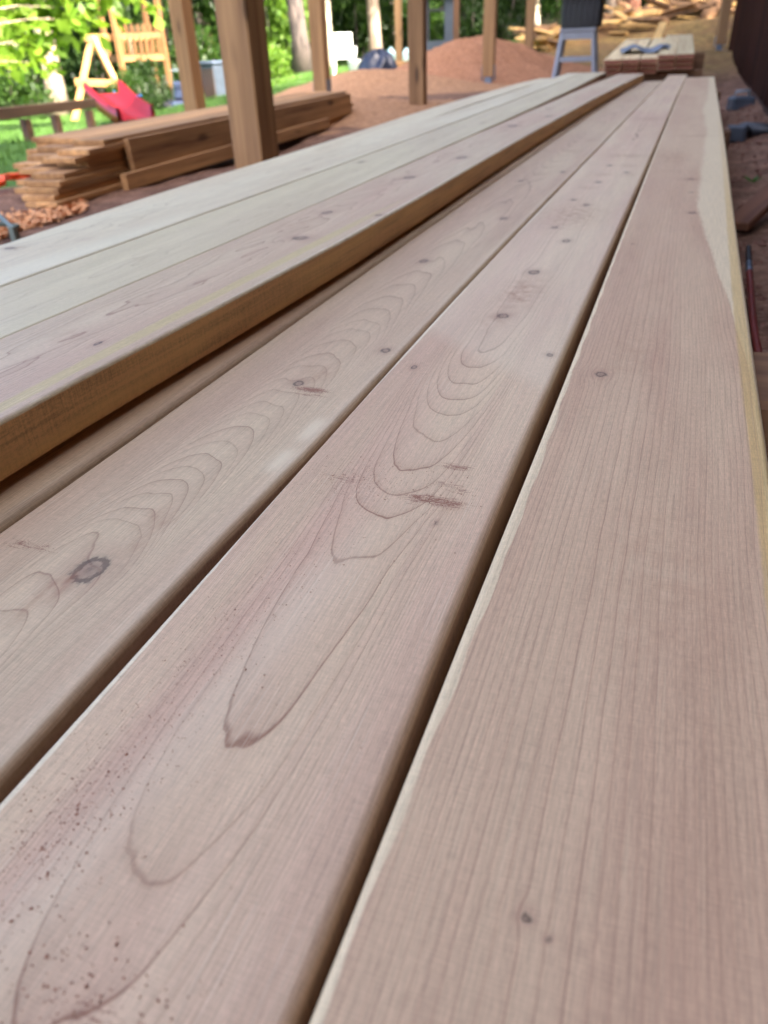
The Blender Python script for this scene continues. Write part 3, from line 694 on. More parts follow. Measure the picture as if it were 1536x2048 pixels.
# grey cloth on it
cl = at(1276, 96, 7.0); cw, cd = .44, .5
U, V = np.meshgrid(np.linspace(-1, 1, 34), np.linspace(-1, 1, 26))
cz = .012 + .035 * np.exp(-((U + .45) / .3) ** 2) + .03 * np.exp(-((U - .6) / .28) ** 2) + .014 * sinnoise(U, V, .9, .9, 8, 70)
edge = 1 + .12 * sinnoise(np.arctan2(U, V), V * 0, 1.6, 1, 5, 71)
CP = np.stack([U * cw / 2 * edge, V * cd / 2 * edge, np.maximum(cz, .002)], -1)
me = grid_mesh('cloth', CP); o = link('cloth', me, plain('grey_cloth', rgb(116, 124, 134), .85, 0, .2, 30), None, True)
md = o.modifiers.new('s', 'SOLIDIFY'); md.thickness = .004
o.location = (P.x - .13, P.y + .75, P.z + .002 + .75 * math.tan(tilt)); o.rotation_euler = (tilt, 0, .1)
tag(o, 'crumpled blue grey cloth lying on the far plank stack', 'cloth')

# ------------------------------------------------------------------ stool and black tub
mStool = plain('grey_blue_plastic', rgb(142, 145, 150), .5, 0, .08)
sp = at(1150, 160, 8.8); sz = gz(sp.x, sp.y)
e = empty('step_stool', (sp.x, sp.y, sz), .05); tag(e, 'blue grey plastic step stool with splayed legs, carrying a black tub', 'stool')
HS = .545
box('seat', (0, 0, HS - .02), (.40, .34, .04), mStool, e, None, .01)
legs = {}
for sx_ in (-1, 1):
    for sy_ in (-1, 1):
        bar('leg', (sx_ * .17, sy_ * .13, HS - .03), (sx_ * .235, sy_ * .19, .0), .055, .035, mStool, e, .006)
    for sy_ in (-1, 1): pass
for sy_ in (-1, 1):
    bar('rail', (-.205, sy_ * .162, .24), (.205, sy_ * .162, .24), .03, .05, mStool, e)
    bar('apron', (-.18, sy_ * .142, HS - .075), (.18, sy_ * .142, HS - .075), .03, .075, mStool, e)
for sx_ in (-1, 1): bar('rail', (sx_ * .205, -.16, .2), (sx_ * .205, .16, .2), .03, .04, mStool, e)
mBlk = plain('black_plastic', rgb(30, 31, 34), .42, 0, .15)
t = empty('tub', (sp.x + .02, sp.y, sz + HS + .001), .05); tag(t, 'black ribbed plastic tub standing on the grey stool', 'tub')
bm = bmesh.new()
def ring_pts(hx_, hy_, z, r=.05, n=4):
    out = []
    for cx_, cy_, a0 in ((hx_ - r, hy_ - r, 0), (-hx_ + r, hy_ - r, 90), (-hx_ + r, -hy_ + r, 180), (hx_ - r, -hy_ + r, 270)):
        for k in range(n + 1):
            a = math.radians(a0 + 90 * k / n); out.append((cx_ + r * math.cos(a), cy_ + r * math.sin(a), z))
    return out
rows = [ring_pts(.22, .17, 0)] + [ring_pts(.22 + .018 * z / .5, .17 + .018 * z / .5, z) for z in (.01, .2, .40)] + [ring_pts(.25, .20, .41), ring_pts(.25, .20, .47), ring_pts(.225, .175, .47), ring_pts(.21, .16, .05)]
RP = np.array(rows); RP = np.concatenate([RP[:1] * [0, 0, 1], RP, RP[-1:] * [0, 0, 1]])
link('tub_body', grid_mesh('tub_body', RP, True), mBlk, t)
for kx in range(-3, 4): box('rib', (kx * .06, -.186, .2), (.012, .014, .34), mBlk, t, None, .002)

# ------------------------------------------------------------------ sand heaps
mSand = plain('red_sand', rgb(160, 114, 84), .95, 0, .28, 26, .1); mTan = plain('tan_sand', rgb(168, 128, 95), .95, 0, .28, 26, .1)
def heap(name, px, py, depth, rx, ry, hgt, mat, label, seed, rz=0):
    p = at(px, py, depth); z = gz(p.x, p.y)
    r = np.linspace(0, 1, 90)[:, None]; a = np.linspace(0, 2 * math.pi, 200, endpoint=False)[None]
    X = r * np.cos(a) * rx * (1 + .10 * np.sin(3 * a + seed) + .05 * np.sin(7 * a)); Y = r * np.sin(a) * ry * (1 + .08 * np.cos(2 * a + seed))
    Zh = hgt * np.clip(1.12 * np.exp(-(r * 1.75) ** 2) - .055, -.05, 2) + hgt * .055 * sinnoise(X, Y, .5, .5, 8, seed) * (1 - r ** 2) + hgt * .05 * sinnoise(X, Y, .16, .16, 9, seed + 1) * (1 - r ** 4) + .012 * sinnoise(X, Y, .05, .05, 9, seed + 2)
    Zh = Zh + (ground_z(X + p.x, Y + p.y) - z)
    me = grid_mesh(name, np.stack([X, Y, Zh], -1), True)
    o = link(name, me, mat, None, True); o.location = (p.x, p.y, z - .01); o.rotation_euler.z = rz
    tag(o, label, 'sand heap', 'heaps of sand and soil'); return o
heap('sand_heap', 945, 176, 10.4, 1.95, 1.6, .46, mSand, 'tall reddish sand heap behind the posts', 81)
heap('sand_heap', 735, 188, 9.3, 2.0, 1.5, .22, mTan, 'lower tan sand heap beside the far end of the lumber pile', 84)
heap('sand_heap', 690, 256, 6.4, 1.5, 2.0, .10, mTan, 'thin spread of sand between the lumber pile and the near planks', 88)

# bag and plastic bits on the lawn side of the heap
mBag = plain('dark_bag', rgb(34, 40, 56), .3, 0, .3, 6)
bp_ = at(757, 162, 12.6)
U, V = np.meshgrid(np.linspace(0, 2 * math.pi, 48, endpoint=False), np.linspace(0, math.pi / 2, 20))
rad = (1 + .10 * sinnoise(U, V, 1.1, .9, 9, 90) + .05 * sinnoise(U, V, .4, .5, 9, 91))
BP = np.stack([np.cos(U) * np.cos(V) * .37 * rad, np.sin(U) * np.cos(V) * .30 * rad, np.sin(V) ** .9 * .46 * rad], -1)
o = link('rubbish_bag', grid_mesh('rubbish_bag', BP, True), mBag, None, True); o.location = (bp_.x, bp_.y, bp_.z - .02)
tag(o, 'bulging dark blue rubbish bag on the grass left of the sand heap', 'bag')
mCy = plain('cyan_plastic', rgb(205, 250, 242), .35, 0, .05)
for kx, (px, py, dep, s, lab) in enumerate([(782, 110, 13.4, .085, 'pale cyan plastic jug behind the top of the dark bag'), (813, 108, 13.4, .07, 'smaller pale cyan jug right of the thin distant post')]):
    c = at(px, py, dep)
    prof = [(0, -1.5), (.8, -1.5), (.95, -1.2), (1, .2), (.85, .7), (.35, 1.1), (.3, 1.35), (0, 1.36)]
    P3d = np.array([[[r * math.cos(a) * s, r * math.sin(a) * s * .8, z * s] for a in np.linspace(0, 2 * math.pi, 16, endpoint=False)] for r, z in prof])
    o = link('jug', grid_mesh('jug', P3d, True), mCy, None, True); o.location = c; tag(o, lab, 'jug')
    zz = gz(c.x, c.y); zb = c.z - 1.5 * s
    st = empty('crate', (c.x, c.y, zz)); tag(st, 'low wooden crate carrying the %s cyan jug' % ('larger' if kx == 0 else 'smaller'), 'crate')
    hgt = zb - zz
    if hgt > .05:
        box('crate_panel', (0, 0, hgt / 2 - .002), (.34, .30, hgt - .004), mOld, st)

# white chair in the sun
mWh = plain('white_plastic', rgb(236, 234, 226), .45, 0, .04)
wp = at(688, 140, 17.5); ch = empty('garden_chair', (wp.x, wp.y, gz(wp.x, wp.y)), .5); tag(ch, 'white plastic garden chair shining in full sun on the lawn', 'chair')
box('seat', (0, 0, .40), (.50, .46, .035), mWh, ch, None, .01)
box('backrest', (0, .23, .66), (.50, .035, .48), mWh, ch, (-.18, 0, 0), .012)
for sx_ in (-1, 1):
    bar('leg', (sx_ * .22, -.2, .39), (sx_ * .26, -.24, 0), .04, .04, mWh, ch); bar('leg', (sx_ * .22, .2, .39), (sx_ * .25, .27, 0), .04, .04, mWh, ch)
    box('armrest', (sx_ * .27, 0, .60), (.05, .44, .03), mWh, ch, None, .01); bar('arm_support', (sx_ * .27, -.19, .585), (sx_ * .25, -.2, .40), .035, .035, mWh, ch)
wp2 = at(715, 136, 17.3); zz = gz(wp2.x, wp2.y)
P3d = np.array([[[r * math.cos(a), r * math.sin(a), z] for a in np.linspace(0, 2 * math.pi, 20, endpoint=False)] for r, z in ((0, 0), (.17, 0), (.21, .34), (.22, .36), (.20, .36), (.17, .03), (0, .03))])
o = link('bucket', grid_mesh('bucket', P3d, True), mWh, None, True); o.location = (wp2.x, wp2.y, zz); tag(o, 'white bucket on the lawn right of the white garden chair', 'bucket')

# grey stand with an open middle beyond the heap
mGr = plain('grey_sheet', rgb(70, 77, 86), .6, .1, .12); mDk = plain('dark_sheet', rgb(46, 46, 50), .6)
gp = at(880, 112, 16.5); gst = empty('outdoor_stand', (gp.x, gp.y, gz(gp.x, gp.y)), .25); tag(gst, 'grey outdoor stand with open middle and dark roof slab behind the sand heap', 'stand')
zof = max(0, gp.z - .25 - gz(gp.x, gp.y))
box('base_cabinet', (0, 0, .2 + zof / 2), (.62, .5, .4 + zof), mGr, gst); box('pillar', (.20, 0, .78 + zof), (.2, .42, .76), mGr, gst); box('pillar', (-.27, 0, .78 + zof), (.07, .42, .76), mDk, gst)
box('roof_slab', (0, 0, 1.2 + zof), (.72, .56, .09), mDk, gst); box('shelf', (-.07, 0, .95 + zof), (.33, .40, .04), mDk, gst)
pp = at(912, 98, 15.6); po = empty('post', (pp.x, pp.y, gz(pp.x, pp.y)), .2); tag(po, 'brown post right beside the grey outdoor stand', 'post', 'square timber posts standing along the boards'); box('shaft', (0, 0, 1.3), (.12, .12, 2.6), timber_material('brown_post', rgb(110, 78, 52), rgb(70, 46, 32), 'Z'), po)

# ------------------------------------------------------------------ play set
mPlay = timber_material('play_timber', rgb(196, 150, 92), rgb(132, 92, 54), 'Z', .7)
mTowerShade = timber_material('tower_timber_shade', rgb(140, 98, 58), rgb(84, 58, 36), 'Z', .8); mBlue = plain('blue_plastic', rgb(30, 120, 225), .35, 0, .05); mRed = plain('red_plastic', rgb(104, 8, 18), .35, 0, .05); mRope = plain('rope', rgb(140, 130, 110), .8); mGreen = plain('green_plastic', rgb(40, 90, 80), .4)  # tower's dimness is put into its colour, a darker copy of the A-frame timber
D = 19.0
def ground_hit(px, py, d0=3.0, d1=40.0):
    d = d0
    while d < d1:
        c = at(px, py, d)
        if c.z < gz(c.x, c.y): return c
        d += .05
    return c
ap = at(183, 76, D); f1 = at(147, 240, D); f2 = at(262, 214, D - .4)
f1.z = gz(f1.x, f1.y); f2.z = gz(f2.x, f2.y)
far = at(300, 74, D + 1.6)
ps = empty('swing_set', f1); tag(ps, 'sunlit wooden swing set with tower, blue swing and red slide on the lawn', 'swing set')
parts = []
parts.append(bar('leg', f1 + Vector((0, 0, -.03)), ap, .11, .11, mPlay)); parts.append(bar('leg', f2 + Vector((0, 0, -.03)), ap + Vector((.05, .02, 0)), .13, .13, mPlay))
c1 = f1.lerp(ap, .47); c2 = f2.lerp(ap, .42); parts.append(bar('crossbar', c1 + (c1 - c2).normalized() * .12 + Vector((0, -.09, 0)), c2 + Vector((0, -.1, 0)), .05, .15, mPlay))
parts.append(bar('beam', ap + (ap - far).normalized() * .2, far, .12, .15, mPlay))
for k in (.3, .52):
    c = ap.lerp(far, k); r = Vector((.0, 0, -1.35 if k > .4 else -1.42))
    for s in (-.2, .2): parts.append(bar('rope', c + Vector((s * .6, s * .6, 0)), c + r + Vector((s * .6, s * .6, 0)), .02, .02, mRope))
    if k == .3:
        U, V = np.meshgrid(np.linspace(0, 2 * math.pi, 20, endpoint=False), np.linspace(.2, math.pi * .95, 10))
        sw = grid_mesh('swing_seat', np.stack([np.cos(U) * np.sin(V) * .26, np.sin(U) * np.sin(V) * .22, np.cos(V) * -.22 * (1 - .3 * np.cos(U))], -1), True)
        o = link('swing_seat', sw, mBlue, None, True); o.location = c + r + Vector((0, 0, .05)); parts.append(o)
    else: parts.append(box('swing_seat', c + r, (.42, .2, .04), mBlue))
# tower
tc_ = at(292, 216, D + 1.8); tz = gz(tc_.x, tc_.y); tc_.z = tz; ax = Vector((.62, .78, 0)); ay = Vector((-.78, .62, 0))
TP = [tc_ + ax * (sx_ * .6) + ay * (sy_ * .6) for sx_, sy_ in ((-1, -1), (1, -1), (1, 1), (-1, 1))]
for p in TP: parts.append(bar('tower_post', p + Vector((0, 0, -.05)), p + Vector((0, 0, 3.1)), .11, .11, mTowerShade))
for zl in (1.25, 1.75, 2.75):
    for k in range(4): parts.append(bar('rail', TP[k] + Vector((0, 0, zl)), TP[(k + 1) % 4] + Vector((0, 0, zl)), .05, .12, mTowerShade))
for k in range(9):
    a = TP[0].lerp(TP[1], (k + .5) / 9) + Vector((0, 0, 1.33)); b2 = TP[3].lerp(TP[2], (k + .5) / 9) + Vector((0, 0, 1.33)); parts.append(bar('floor_board', a, b2, .125, .03, mTowerShade))
for k in range(7):
    a = TP[0].lerp(TP[1], (k + .7) / 7.6); parts.append(bar('picket', a + Vector((0, 0, 1.35)), a + Vector((0, 0, 2.0)), .09, .025, mTowerShade))
for side in (0, 1):
    a, b2 = (TP[0], TP[1]) if side == 0 else (TP[3], TP[2])
    parts.append(bar('roof_beam', a + Vector((0, 0, 3.05)), (a + b2) / 2 + Vector((0, 0, 3.7)), .09, .09, mTowerShade)); parts.append(bar('roof_beam', b2 + Vector((0, 0, 3.05)), (a + b2) / 2 + Vector((0, 0, 3.7)), .09, .09, mTowerShade))
# slide
s_bot = ground_hit(276, 247) + Vector((0, 0, .05)); s_top = s_bot + Vector((-.75, .35, .32))
dirs = (s_top - s_bot); n_ = 16
side = dirs.cross(Vector((0, 0, 1))).normalized()
rows = []
for i in range(n_ + 1):
    k = i / n_; p = s_bot + Vector((dirs.x * k, dirs.y * k, dirs.z * (k ** 1.35)))
    rows.append([list(p + side * u + Vector((0, 0, z))) for u, z in ((-.3, -.05), (-.3, .16), (-.25, .16), (-.23, .0), (.23, .0), (.25, .16), (.3, .16), (.3, -.05))])
o = link('slide', grid_mesh('slide', np.array(rows), True), mRed, None, True); parts.append(o)
for o in parts: o.parent = ps; o.location = Vector(o.location) - f1

# mower and bin behind the pile
mNavy = plain('navy_paint', rgb(30, 40, 66), .4); mTyre = plain('tyre_rubber', rgb(24, 24, 26), .8)
mp = at(366, 214, 17.0); mz = gz(mp.x, mp.y); mw = empty('lawn_mower', (mp.x, mp.y, mz), .7); tag(mw, 'dark blue and red mower parked on the grass left of the wheeled bin', 'mower')
bm = bmesh.new(); bm_box(bm, (0, 0, .24), (.62, .8, .24), None, .05); link('deck', mesh_of(bm, 'deck'), mNavy, mw)
bm = bmesh.new(); bm_box(bm, (0, .1, .50), (.36, .42, .28), None, .05); link('engine_cover', mesh_of(bm, 'engine_cover'), mRed, mw)
box('seat_pad', (-.02, -.32, .56), (.34, .12, .34), mNavy, mw, None, .03)
wme = tube_mesh('wheel', [(-.05, 0, 0), (-.045, 0, 0), (.045, 0, 0), (.05, 0, 0)], [.10, .16, .16, .10], 18)
for sx_ in (-1, 1):
    for sy_ in (-1, 1):
        o = link('wheel', wme, mTyre, mw); o.location = (sx_ * .34, sy_ * .3, .16)
    bar('handle', (sx_ * .22, -.36, .34), (sx_ * .2, -.75, .95), .03, .03, mMet, mw)
bar('handle', (-.21, -.75, .95), (.21, -.75, .95), .035, .035, mMet, mw)
bp2 = at(441, 205, 17.0); bz = gz(bp2.x, bp2.y); bn = empty('wheeled_bin', (bp2.x, bp2.y, bz), -.35); tag(bn, 'dark grey wheeled bin with a brown reflection painted on its front, standing behind the posts', 'bin')
bm = bmesh.new(); bm_box(bm, (0, 0, .50), (.52, .56, .9), None, .03)
for v in bm.verts:
    if v.co.z < .3: v.co.x *= .86; v.co.y *= .86
link('bin_body', mesh_of(bm, 'bin_body'), plain('bin_plastic', rgb(58, 66, 78), .5), bn); box('lid', (0, -.01, .985), (.58, .63, .06), plain('bin_lid', rgb(70, 80, 96), .5), bn, None, .02); box('front_reflection', (.02, -.275, .55), (.40, .02, .66), plain('brown_reflection', rgb(62, 46, 36), .6), bn, None, .004)  # the brown box on the front paints a dark reflection
wm2 = tube_mesh('wheel', [(-.03, 0, 0), (-.025, 0, 0), (.025, 0, 0), (.03, 0, 0)], [.06, .10, .10, .06], 16)
for sx_ in (-1, 1): o = link('wheel', wm2, mTyre, bn); o.location = (sx_ * .26, .25, .10)

# ------------------------------------------------------------------ left edge: long beam on stakes, cord, metal frame, shavings
mBeam = timber_material('dark_beam', rgb(120, 88, 70), rgb(78, 54, 44), 'Z', .7)
b1, b2 = at(-70, 236, 5.6), at(186, 206, 8.2)
bb = empty('plank_bench', (b1.x, b1.y, gz(b1.x, b1.y))); tag(bb, 'long dark beam resting on stakes across the lawn edge at far left', 'bench')
prs = [bar('beam', b1, b2, .07, .085, mBeam)]
for k in (.10, .36, .60, .93):
    c = b1.lerp(b2, k); prs.append(bar('stake', (c.x, c.y, gz(c.x, c.y) - .03), (c.x, c.y, c.z - .06), .07, .07, mBeam))
adopt(bb, prs)
mOr = plain('orange_rubber', rgb(250, 92, 24), .45, 0, .05)
pts = []
ca, cb_ = at(-25, 402, 3.1), at(66, 368, 3.5)
for k in range(40):
    t_ = k / 39; c = ca.lerp(cb_, t_); pts.append((c.x + .02 * math.sin(t_ * 9), c.y + .02 * math.cos(t_ * 7), gz(c.x, c.y) + .022 + .02 * math.sin(t_ * 3.1)))
cords = [tube_mesh('cord', [Vector(p) + Vector((.0, .012 * i, .012 * (i % 2))) + Vector((.006 * math.sin(j * .5 + i * 2), .006 * math.cos(j * .4 + i), 0)) for j, p in enumerate(pts)], .0075, 7) for i in range(4)]
e = empty('extension_cord', pts[0]); tag(e, 'bundle of bright orange extension cord on the soil at the left edge', 'cord')
for c in cords:
    o = link('cord_strand', c, mOr, None, True); o.parent = e; o.location = -Vector(e.location)
mFr = plain('dull_steel', rgb(112, 122, 112), .5, .5)
fp = [at(-30, 405, 2.35), at(26, 458, 2.2), at(-30, 446, 2.2), at(40, 452, 2.25)]
fr = empty('metal_frame', (fp[1].x, fp[1].y, gz(fp[1].x, fp[1].y))); tag(fr, 'dull grey tube frame standing on the soil at the left edge', 'frame')
adopt(fr, [bar('frame_tube', fp[0], fp[1], .014, .014, mFr), bar('frame_tube', fp[2], fp[3], .013, .013, mFr), bar('foot', fp[1] + Vector((0, 0, .01)), (fp[1].x, fp[1].y, gz(fp[1].x, fp[1].y)), .022, .022, mFr)])
# curled wood shavings beside the stack
Vs = []
for _ in range(1500):
    t_ = RNG.random(); px = -20 + 190 * t_; py = 476 - 62 * t_ - abs(RNG.normal()) * 17
    c = onz(px, py, -.20); a = RNG.uniform(0, 6.28); s = RNG.uniform(.004, .013); tz_ = gz(c.x, c.y) + RNG.uniform(.002, .012)
    dx = Vector((math.cos(a), math.sin(a), RNG.uniform(-.6, .6))) * s; dy = Vector((-math.sin(a), math.cos(a), RNG.uniform(-.6, .6))) * s * .5
    c.z = tz_; Vs.append([list(c - dx - dy), list(c + dx - dy), list(c + dx * .8 + dy), list(c - dx + dy)])
o = link('wood_shavings', quads_mesh('wood_shavings', np.array(Vs)), plain('shaving', rgb(214, 154, 102), .8, 0, .25, 60)); tag(o, 'orange wood shavings on the soil along the left side of the near stack', 'shavings', None, 'stuff')

# ------------------------------------------------------------------ tools and scraps on the strip by the house
zg = lambda p: gz(p.x, p.y) + .0
t1 = onz(1480, 214, -.19); e = empty('power_tool', (t1.x, t1.y, zg(t1)), .35); tag(e, 'grey power tool with pale handle lying on the soil by the house wall', 'tool')
mTg = plain('tool_grey', rgb(70, 76, 84), .5); mTl = plain('tool_pale', rgb(130, 132, 132), .45)
bm = bmesh.new(); bm_box(bm, (0, 0, .045), (.15, .12, .09), None, .014); link('casing', mesh_of(bm, 'casing'), mTg, e)
tube('handle', [(-.055, 0, .085), (-.045, 0, .118), (.045, .01, .122), (.055, .01, .085)], .011, mTl, e)
tube('cord', [(.07, -.02, .03), (.13, -.06, .012), (.17, -.16, .008), (.2, -.3, .008)], .006, mBlk, e)
t2 = onz(1512, 274, -.2); e = empty('drill', (t2.x, t2.y, zg(t2)), -.3); tag(e, 'black cordless drill lying on the soil between the grey tool and the hose', 'drill')
tube('drill_body', [(-.09, 0, .045), (-.06, 0, .045), (.03, 0, .045), (.06, .0, .045), (.10, 0, .045)], [.028, .036, .034, .026, .012], mBlk, e, 14)
tube('grip', [(-.03, 0, .045), (-.05, -.06, .040), (-.06, -.10, .038)], [.024, .022, .026], mBlk, e, 12)
bm = bmesh.new(); bm_box(bm, (-.065, -.125, .04), (.10, .05, .075), None, .01); link('battery', mesh_of(bm, 'battery'), mTg, e)
# scrap board leaning on the bank, and pebbles
s1, s2 = onz(1470, 462, -.205), onz(1545, 408, -.17)
o = bar('scrap_board', s1 + Vector((0, 0, .012)), s2 + Vector((.02, .05, .045)), .065, .022, timber_material('scrap_wood', rgb(146, 98, 66), rgb(92, 58, 40), 'Z')); tag(o, 'short brown scrap board lying on the soil right of the near planks', 'board')
# air hose
mHose = plain('red_hose', rgb(118, 38, 26), .55, 0, .1)
hp = [onz(1496, 500, -.205), onz(1497, 545, -.207), onz(1500, 590, -.207), onz(1506, 660, -.207), onz(1520, 740, -.207), onz(1545, 840, -.207), onz(1580, 960, -.207), onz(1640, 1120, -.207)]
def smooth(P, k=8):
    out = []
    for i in range(len(P) - 1):
        p0, p1, p2, p3 = P[max(i - 1, 0)], P[i], P[i + 1], P[min(i + 2, len(P) - 1)]
        for j in range(k):
            t_ = j / k; out.append(.5 * ((2 * p1) + (p2 - p0) * t_ + (2 * p0 - 5 * p1 + 4 * p2 - p3) * t_ * t_ + (3 * p1 - p0 - 3 * p2 + p3) * t_ ** 3))
    out.append(P[-1]); return out
hs = [Vector((p.x, p.y, gz(p.x, p.y) + .05 * math.exp(-((p.x - .39) / .12) ** 2) + .016)) for p in smooth(hp)]
e = empty('air_hose', hs[0]); tag(e, 'red air hose with pale fitting and black end on the soil by the house', 'hose')
prs = [tube('hose', hs[9:], .0062, mHose), tube('fitting', hs[6:10], .007, mMet), tube('plug', hs[:7], .006, mBlk)]
for o in prs: o.parent = e; o.location = -Vector(e.location)
# pebbles, chips and clods
Vs = []; 
for _ in range(900):
    x = RNG.uniform(.10, .37); y = RNG.uniform(.2, 6.5) if RNG.random() < .7 else RNG.uniform(.2, 2); z = gz(x, y) + .05 * math.exp(-((x - .39) / .12) ** 2)
    s = RNG.uniform(.003, .011) * (1.7 if RNG.random() < .06 else 1); pts = RNG.normal(size=(6, 3)); pts /= np.linalg.norm(pts, axis=1)[:, None]
    octa = np.array([[1, 0, 0], [0, 1, 0], [-1, 0, 0], [0, -1, 0], [0, 0, .8], [0, 0, -.8]]) * RNG.uniform(.6, 1.2, (6, 1)) * s + [x, y, z]
    for k in range(4): Vs.append([octa[k], octa[(k + 1) % 4], octa[4]]); Vs.append([octa[(k + 1) % 4], octa[k], octa[5]])
o = link('soil_clods', quads_mesh('soil_clods', np.array(Vs), 3), plain('clod', rgb(120, 82, 66), .95, 0, .35, 40)); tag(o, 'small clods and chips strewn on the soil strip beside the house', 'soil', None, 'stuff')
gl_ = onz(1505, 362, -.2); sprig = np.array([[[0, 0, 0], [math.cos(a) * .02 - math.sin(a) * .008, math.sin(a) * .02 + math.cos(a) * .008, .012], [math.cos(a) * .042, math.sin(a) * .042, .02], [math.cos(a) * .02 + math.sin(a) * .008, math.sin(a) * .02 - math.cos(a) * .008, .012]] for a in (0, 1.1, 2.4, 3.6, 5.0)])
mLf = leaf_material('weed_leaf', (.05, .12, .03, 1), (.08, .18, .04, 1)); o = link('weed', quads_mesh('weed', sprig), mLf); o.location = (gl_.x, gl_.y, zg(gl_) + .01); tag(o, 'tiny green weed growing in the soil strip by the house', 'weed')

# ------------------------------------------------------------------ heaps of sunlit slabs on the bank
mSlab = timber_material('slab_wood', rgb(226, 186, 112), rgb(150, 106, 62), 'Y', .8); mSlabB = bark_material('slab_bark', rgb(150, 112, 72), rgb(84, 60, 40))
def slab_mesh(L, r):
    P3d = []
    for i in range(7):
        y = -L / 2 + L * i / 6
        P3d.append([[math.cos(a) * r * (1 + .08 * math.sin(y * 9)), y, max(0, math.sin(a)) * r * .55 if k < 7 else -.004] for k, a in enumerate(np.linspace(0, math.pi, 7))] + [[-r * .3, y, -.01], [r * .3, y, -.01]])
    P3d = np.array(P3d); P3d = np.concatenate([np.repeat(P3d[:1].mean(1, keepdims=True), 9, 1), P3d, np.repeat(P3d[-1:].mean(1, keepdims=True), 9, 1)])
    me = grid_mesh('wood_slab', P3d, True); me.materials.append(mSlab if r < .1 else mSlabB); return me
slabs = [slab_mesh(L, r) for L, r in ((.9, .09), (.6, .08), (1.3, .07), (.7, .13), (1.1, .12), (.45, .09))]
zones = [(46, (1285, 1490), (12, 62), (17.0, 20.5), 'sunlit split slab in the heap on the bank at upper right'), (22, (1180, 1300), (40, 66), (16.5, 19), 'tan slab in the low heap behind the far plank stack'), (24, (1050, 1120), (60, 86), (15.5, 18), 'slab in the low heap behind the slim far post and stool')]
for n_, (xa, xb), (ya, yb), (da, db), lab in zones:
    for _ in range(n_):
        px, dep = RNG.uniform(xa, xb), RNG.uniform(da, db); c = at(px, RNG.uniform(ya, yb), dep)
        o = bpy.data.objects.new('wood_slab', slabs[RNG.integers(len(slabs))]); COL.objects.link(o)
        o.location = (c.x, c.y, gz(c.x, c.y) + RNG.uniform(.0, .22)); o.rotation_euler = (RNG.normal() * .22, RNG.normal() * .3, RNG.normal() * .6 + 1.2)
        s = RNG.uniform(.8, 1.35); o.scale = (s, s, s); o['kind'] = 'thing'; tag(o, lab, 'wood slab', lab.replace('sunlit split slab in the', 'slabs of').replace('tan slab in the', 'slabs of').replace('slab in the', 'slabs of'))
c = at(1308, 68, 12.5); o = bar('pale_plank', (c.x, c.y, gz(c.x, c.y) + .02), (c.x + .05, c.y + 1.6, gz(c.x, c.y + 1.6) + .42), .13, .03, mSlab); tag(o, 'pale yellow plank sloping up the bank behind the far stack', 'plank')

# ------------------------------------------------------------------ trees, shrubs, grass, wood
def leaves(n, centers, radii, size, flat=.75, seed=0):
    g = np.random.default_rng(seed); C = np.asarray(centers, float); Rr = np.asarray(radii, float)
    k = g.choice(len(C), n, p=Rr ** 2.2 / (Rr ** 2.2).sum())
    d = g.normal(size=(n, 3)); d /= np.linalg.norm(d, axis=1)[:, None]
    p = C[k] + d * (Rr[k] * g.uniform(.25, 1, n) ** .55)[:, None] * [1, 1, flat]
    ax = g.normal(size=(n, 3)) + [0, 0, -.4]; ax /= np.linalg.norm(ax, axis=1)[:, None]
    t = np.cross(ax, g.normal(size=(n, 3)) + [0, 0, 1.2]); t /= np.linalg.norm(t, axis=1)[:, None] + 1e-9
    nr = np.cross(ax, t); s = size * g.uniform(.6, 1.3, n)[:, None]
    return np.stack([p, p + ax * s * .5 + t * s * .36 + nr * s * .08, p + ax * s, p + ax * s * .5 - t * s * .36 + nr * s * .08], 1)

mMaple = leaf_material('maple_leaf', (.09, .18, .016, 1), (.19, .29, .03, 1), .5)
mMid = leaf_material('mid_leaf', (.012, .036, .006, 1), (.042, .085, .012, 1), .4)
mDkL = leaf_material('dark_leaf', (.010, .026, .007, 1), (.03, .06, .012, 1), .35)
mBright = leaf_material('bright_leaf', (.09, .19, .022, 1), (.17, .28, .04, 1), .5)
barkG = bark_material('grey_bark', rgb(168, 148, 128), rgb(84, 70, 60)); barkD = bark_material('dark_bark', rgb(92, 80, 74), rgb(38, 33, 31)); barkR = bark_material('reddish_bark', rgb(176, 122, 96), rgb(96, 62, 50)); barkW = bark_material('pale_bark', rgb(206, 192, 168), rgb(132, 118, 100))

